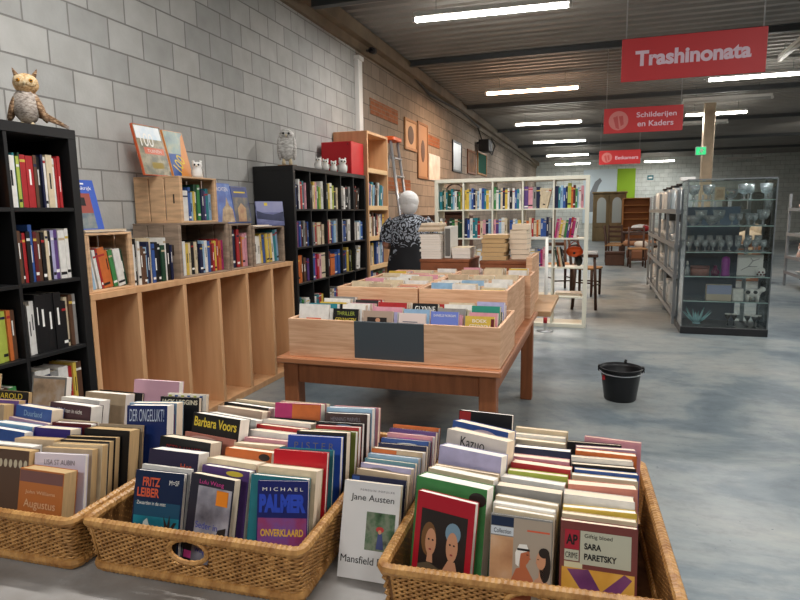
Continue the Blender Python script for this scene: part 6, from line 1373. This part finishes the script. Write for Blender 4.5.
q = MB(); q.bev(-0.35,0.35,-0.3,0.3,0.12,0.42,0.05); q.build('seat', mat('brown_uphol',(128,84,58),rough=0.8), t); q = MB(); q.tube([(0.38*math.cos(a),0.30*math.sin(a),0.6) for a in [PI*k/12 for k in range(13)]],0.09,8); q.build('backrest', mat('tan_uphol',(170,124,92),rough=0.8), t); q = MB(); q.ell((0.05,0.05,0.56),(0.2,0.18,0.13),14,9); q.build('cushion', mat('pale_cushion',(220,206,190),rough=0.9), t)
for sx in (-0.28,0.28):
    for sy in (-0.24,0.24): q = MB(); q.tube([(sx,sy,0.13),(sx,sy,0)],0.03,7); q.build('leg', DW, t)
t = thing('wooden_chest', 'low dark brown chest on the floor before the far chairs', 'chest', (0.45,18.6,0)); q = MB(); q.bev(-0.26,0.26,-0.22,0.22,0,0.34,0.015); q.build('body', DW, t); q = MB(); q.bev(-0.28,0.28,-0.24,0.24,0.34,0.40,0.015); q.build('lid', DW, t)
t = thing('dining_table', 'dark table with a red and white cloth heap behind the far chairs', 'table', (1.30,21.8,0)); q = MB(); q.bev(-0.6,0.6,-0.5,0.5,0.80,0.86,0.01); q.build('tabletop', DW, t)
for sx in (-0.52,0.52):
    for sy in (-0.42,0.42): q = MB(); q.bev(sx-0.04,sx+0.04,sy-0.04,sy+0.04,0,0.80,0.006); q.build('leg', DW, t)
t = thing('cloth_heap', 'red and white cloth heap lying on the far dark table', 'cloth', (1.3,21.6,0.864)); q = MB(); rough_ell(q,(0,0,0.13),(0.3,0.22,0.11),31,0.12); q.build('white_cloth', bm_('white'), t); q = MB(); rough_ell(q,(0.12,-0.12,0.115),(0.15,0.12,0.10),32,0.1); q.build('red_cloth', bm_('red'), t)
t = thing('wooden_tray', 'pale tray on a dark stool at the right end of the white shelf unit', 'tray', (-0.20,10.2,0.90)); q = MB(); q.bev(-0.18,0.18,-0.14,0.14,0,0.02,0.004); q.build('base', POT, t); q = MB(); q.tube([(-0.18,-0.14,0.03),(0.18,-0.14,0.03),(0.18,0.14,0.03),(-0.18,0.14,0.03)],0.012,6,closed=True); q.build('rim', POT, t)
t = thing('wooden_stool', 'dark stool under the pale tray beyond the white shelf unit', 'stool', (-0.20,10.2,0)); q = MB(); q.bev(-0.2,0.2,-0.17,0.17,0.85,0.899,0.01); q.build('seat', DW, t)
for sx in (-0.16,0.16):
    for sy in (-0.13,0.13): q = MB(); q.tube([(sx*0.9,sy*0.9,0.85),(sx*1.15,sy*1.15,0)],0.022,8); q.build('leg', DW, t)
t = thing('cardboard_box', 'brown cardboard carton behind the right side of the glass case', 'box', (3.15,15.2,0)); q = MB(); q.bev(-0.3,0.3,-0.3,0.3,0,0.75,0.01); q.build('body', mat('cardboard',(140,88,60),rough=0.8), t); q = MB(); q.box(-0.04,0.04,-0.302,-0.298,0.05,0.75); q.build('tape', bm_('beige'), t)
t = thing('cloth_sack', 'beige cloth bundle lying on the brown cardboard carton', 'bundle', (3.18,15.2,0.751)); q = MB(); rough_ell(q,(0,0,0.185),(0.28,0.25,0.17),41,0.07); q.build('body', mat('beige_cloth',(210,186,160),rough=0.9), t); q = MB(); rough_ell(q,(0.12,0,0.36),(0.12,0.11,0.13),42,0.08); q.build('knot', mat('beige_cloth',(210,186,160)), t)
t = thing('dark_cabinet', 'tall dark cabinet far behind the glass case', 'cabinet', (4.1,20.5,0)); q = MB(); q.bev(-0.55,0.55,-0.3,0.3,0,2.05,0.02); q.build('body', mat('green_black',(44,50,48),rough=0.5), t)
for s in (-1,1): q = MB(); q.bev(s*0.27-0.25,s*0.27+0.25,-0.325,-0.30,0.1,1.98,0.008); q.build('door', mat('green_black_door',(54,60,58),rough=0.5), t)

S.view_settings.view_transform = 'Standard'; S.view_settings.look = 'None'; S.view_settings.gamma = 1.0; S.view_settings.use_curve_mapping = False
S.view_settings.exposure = 1.08
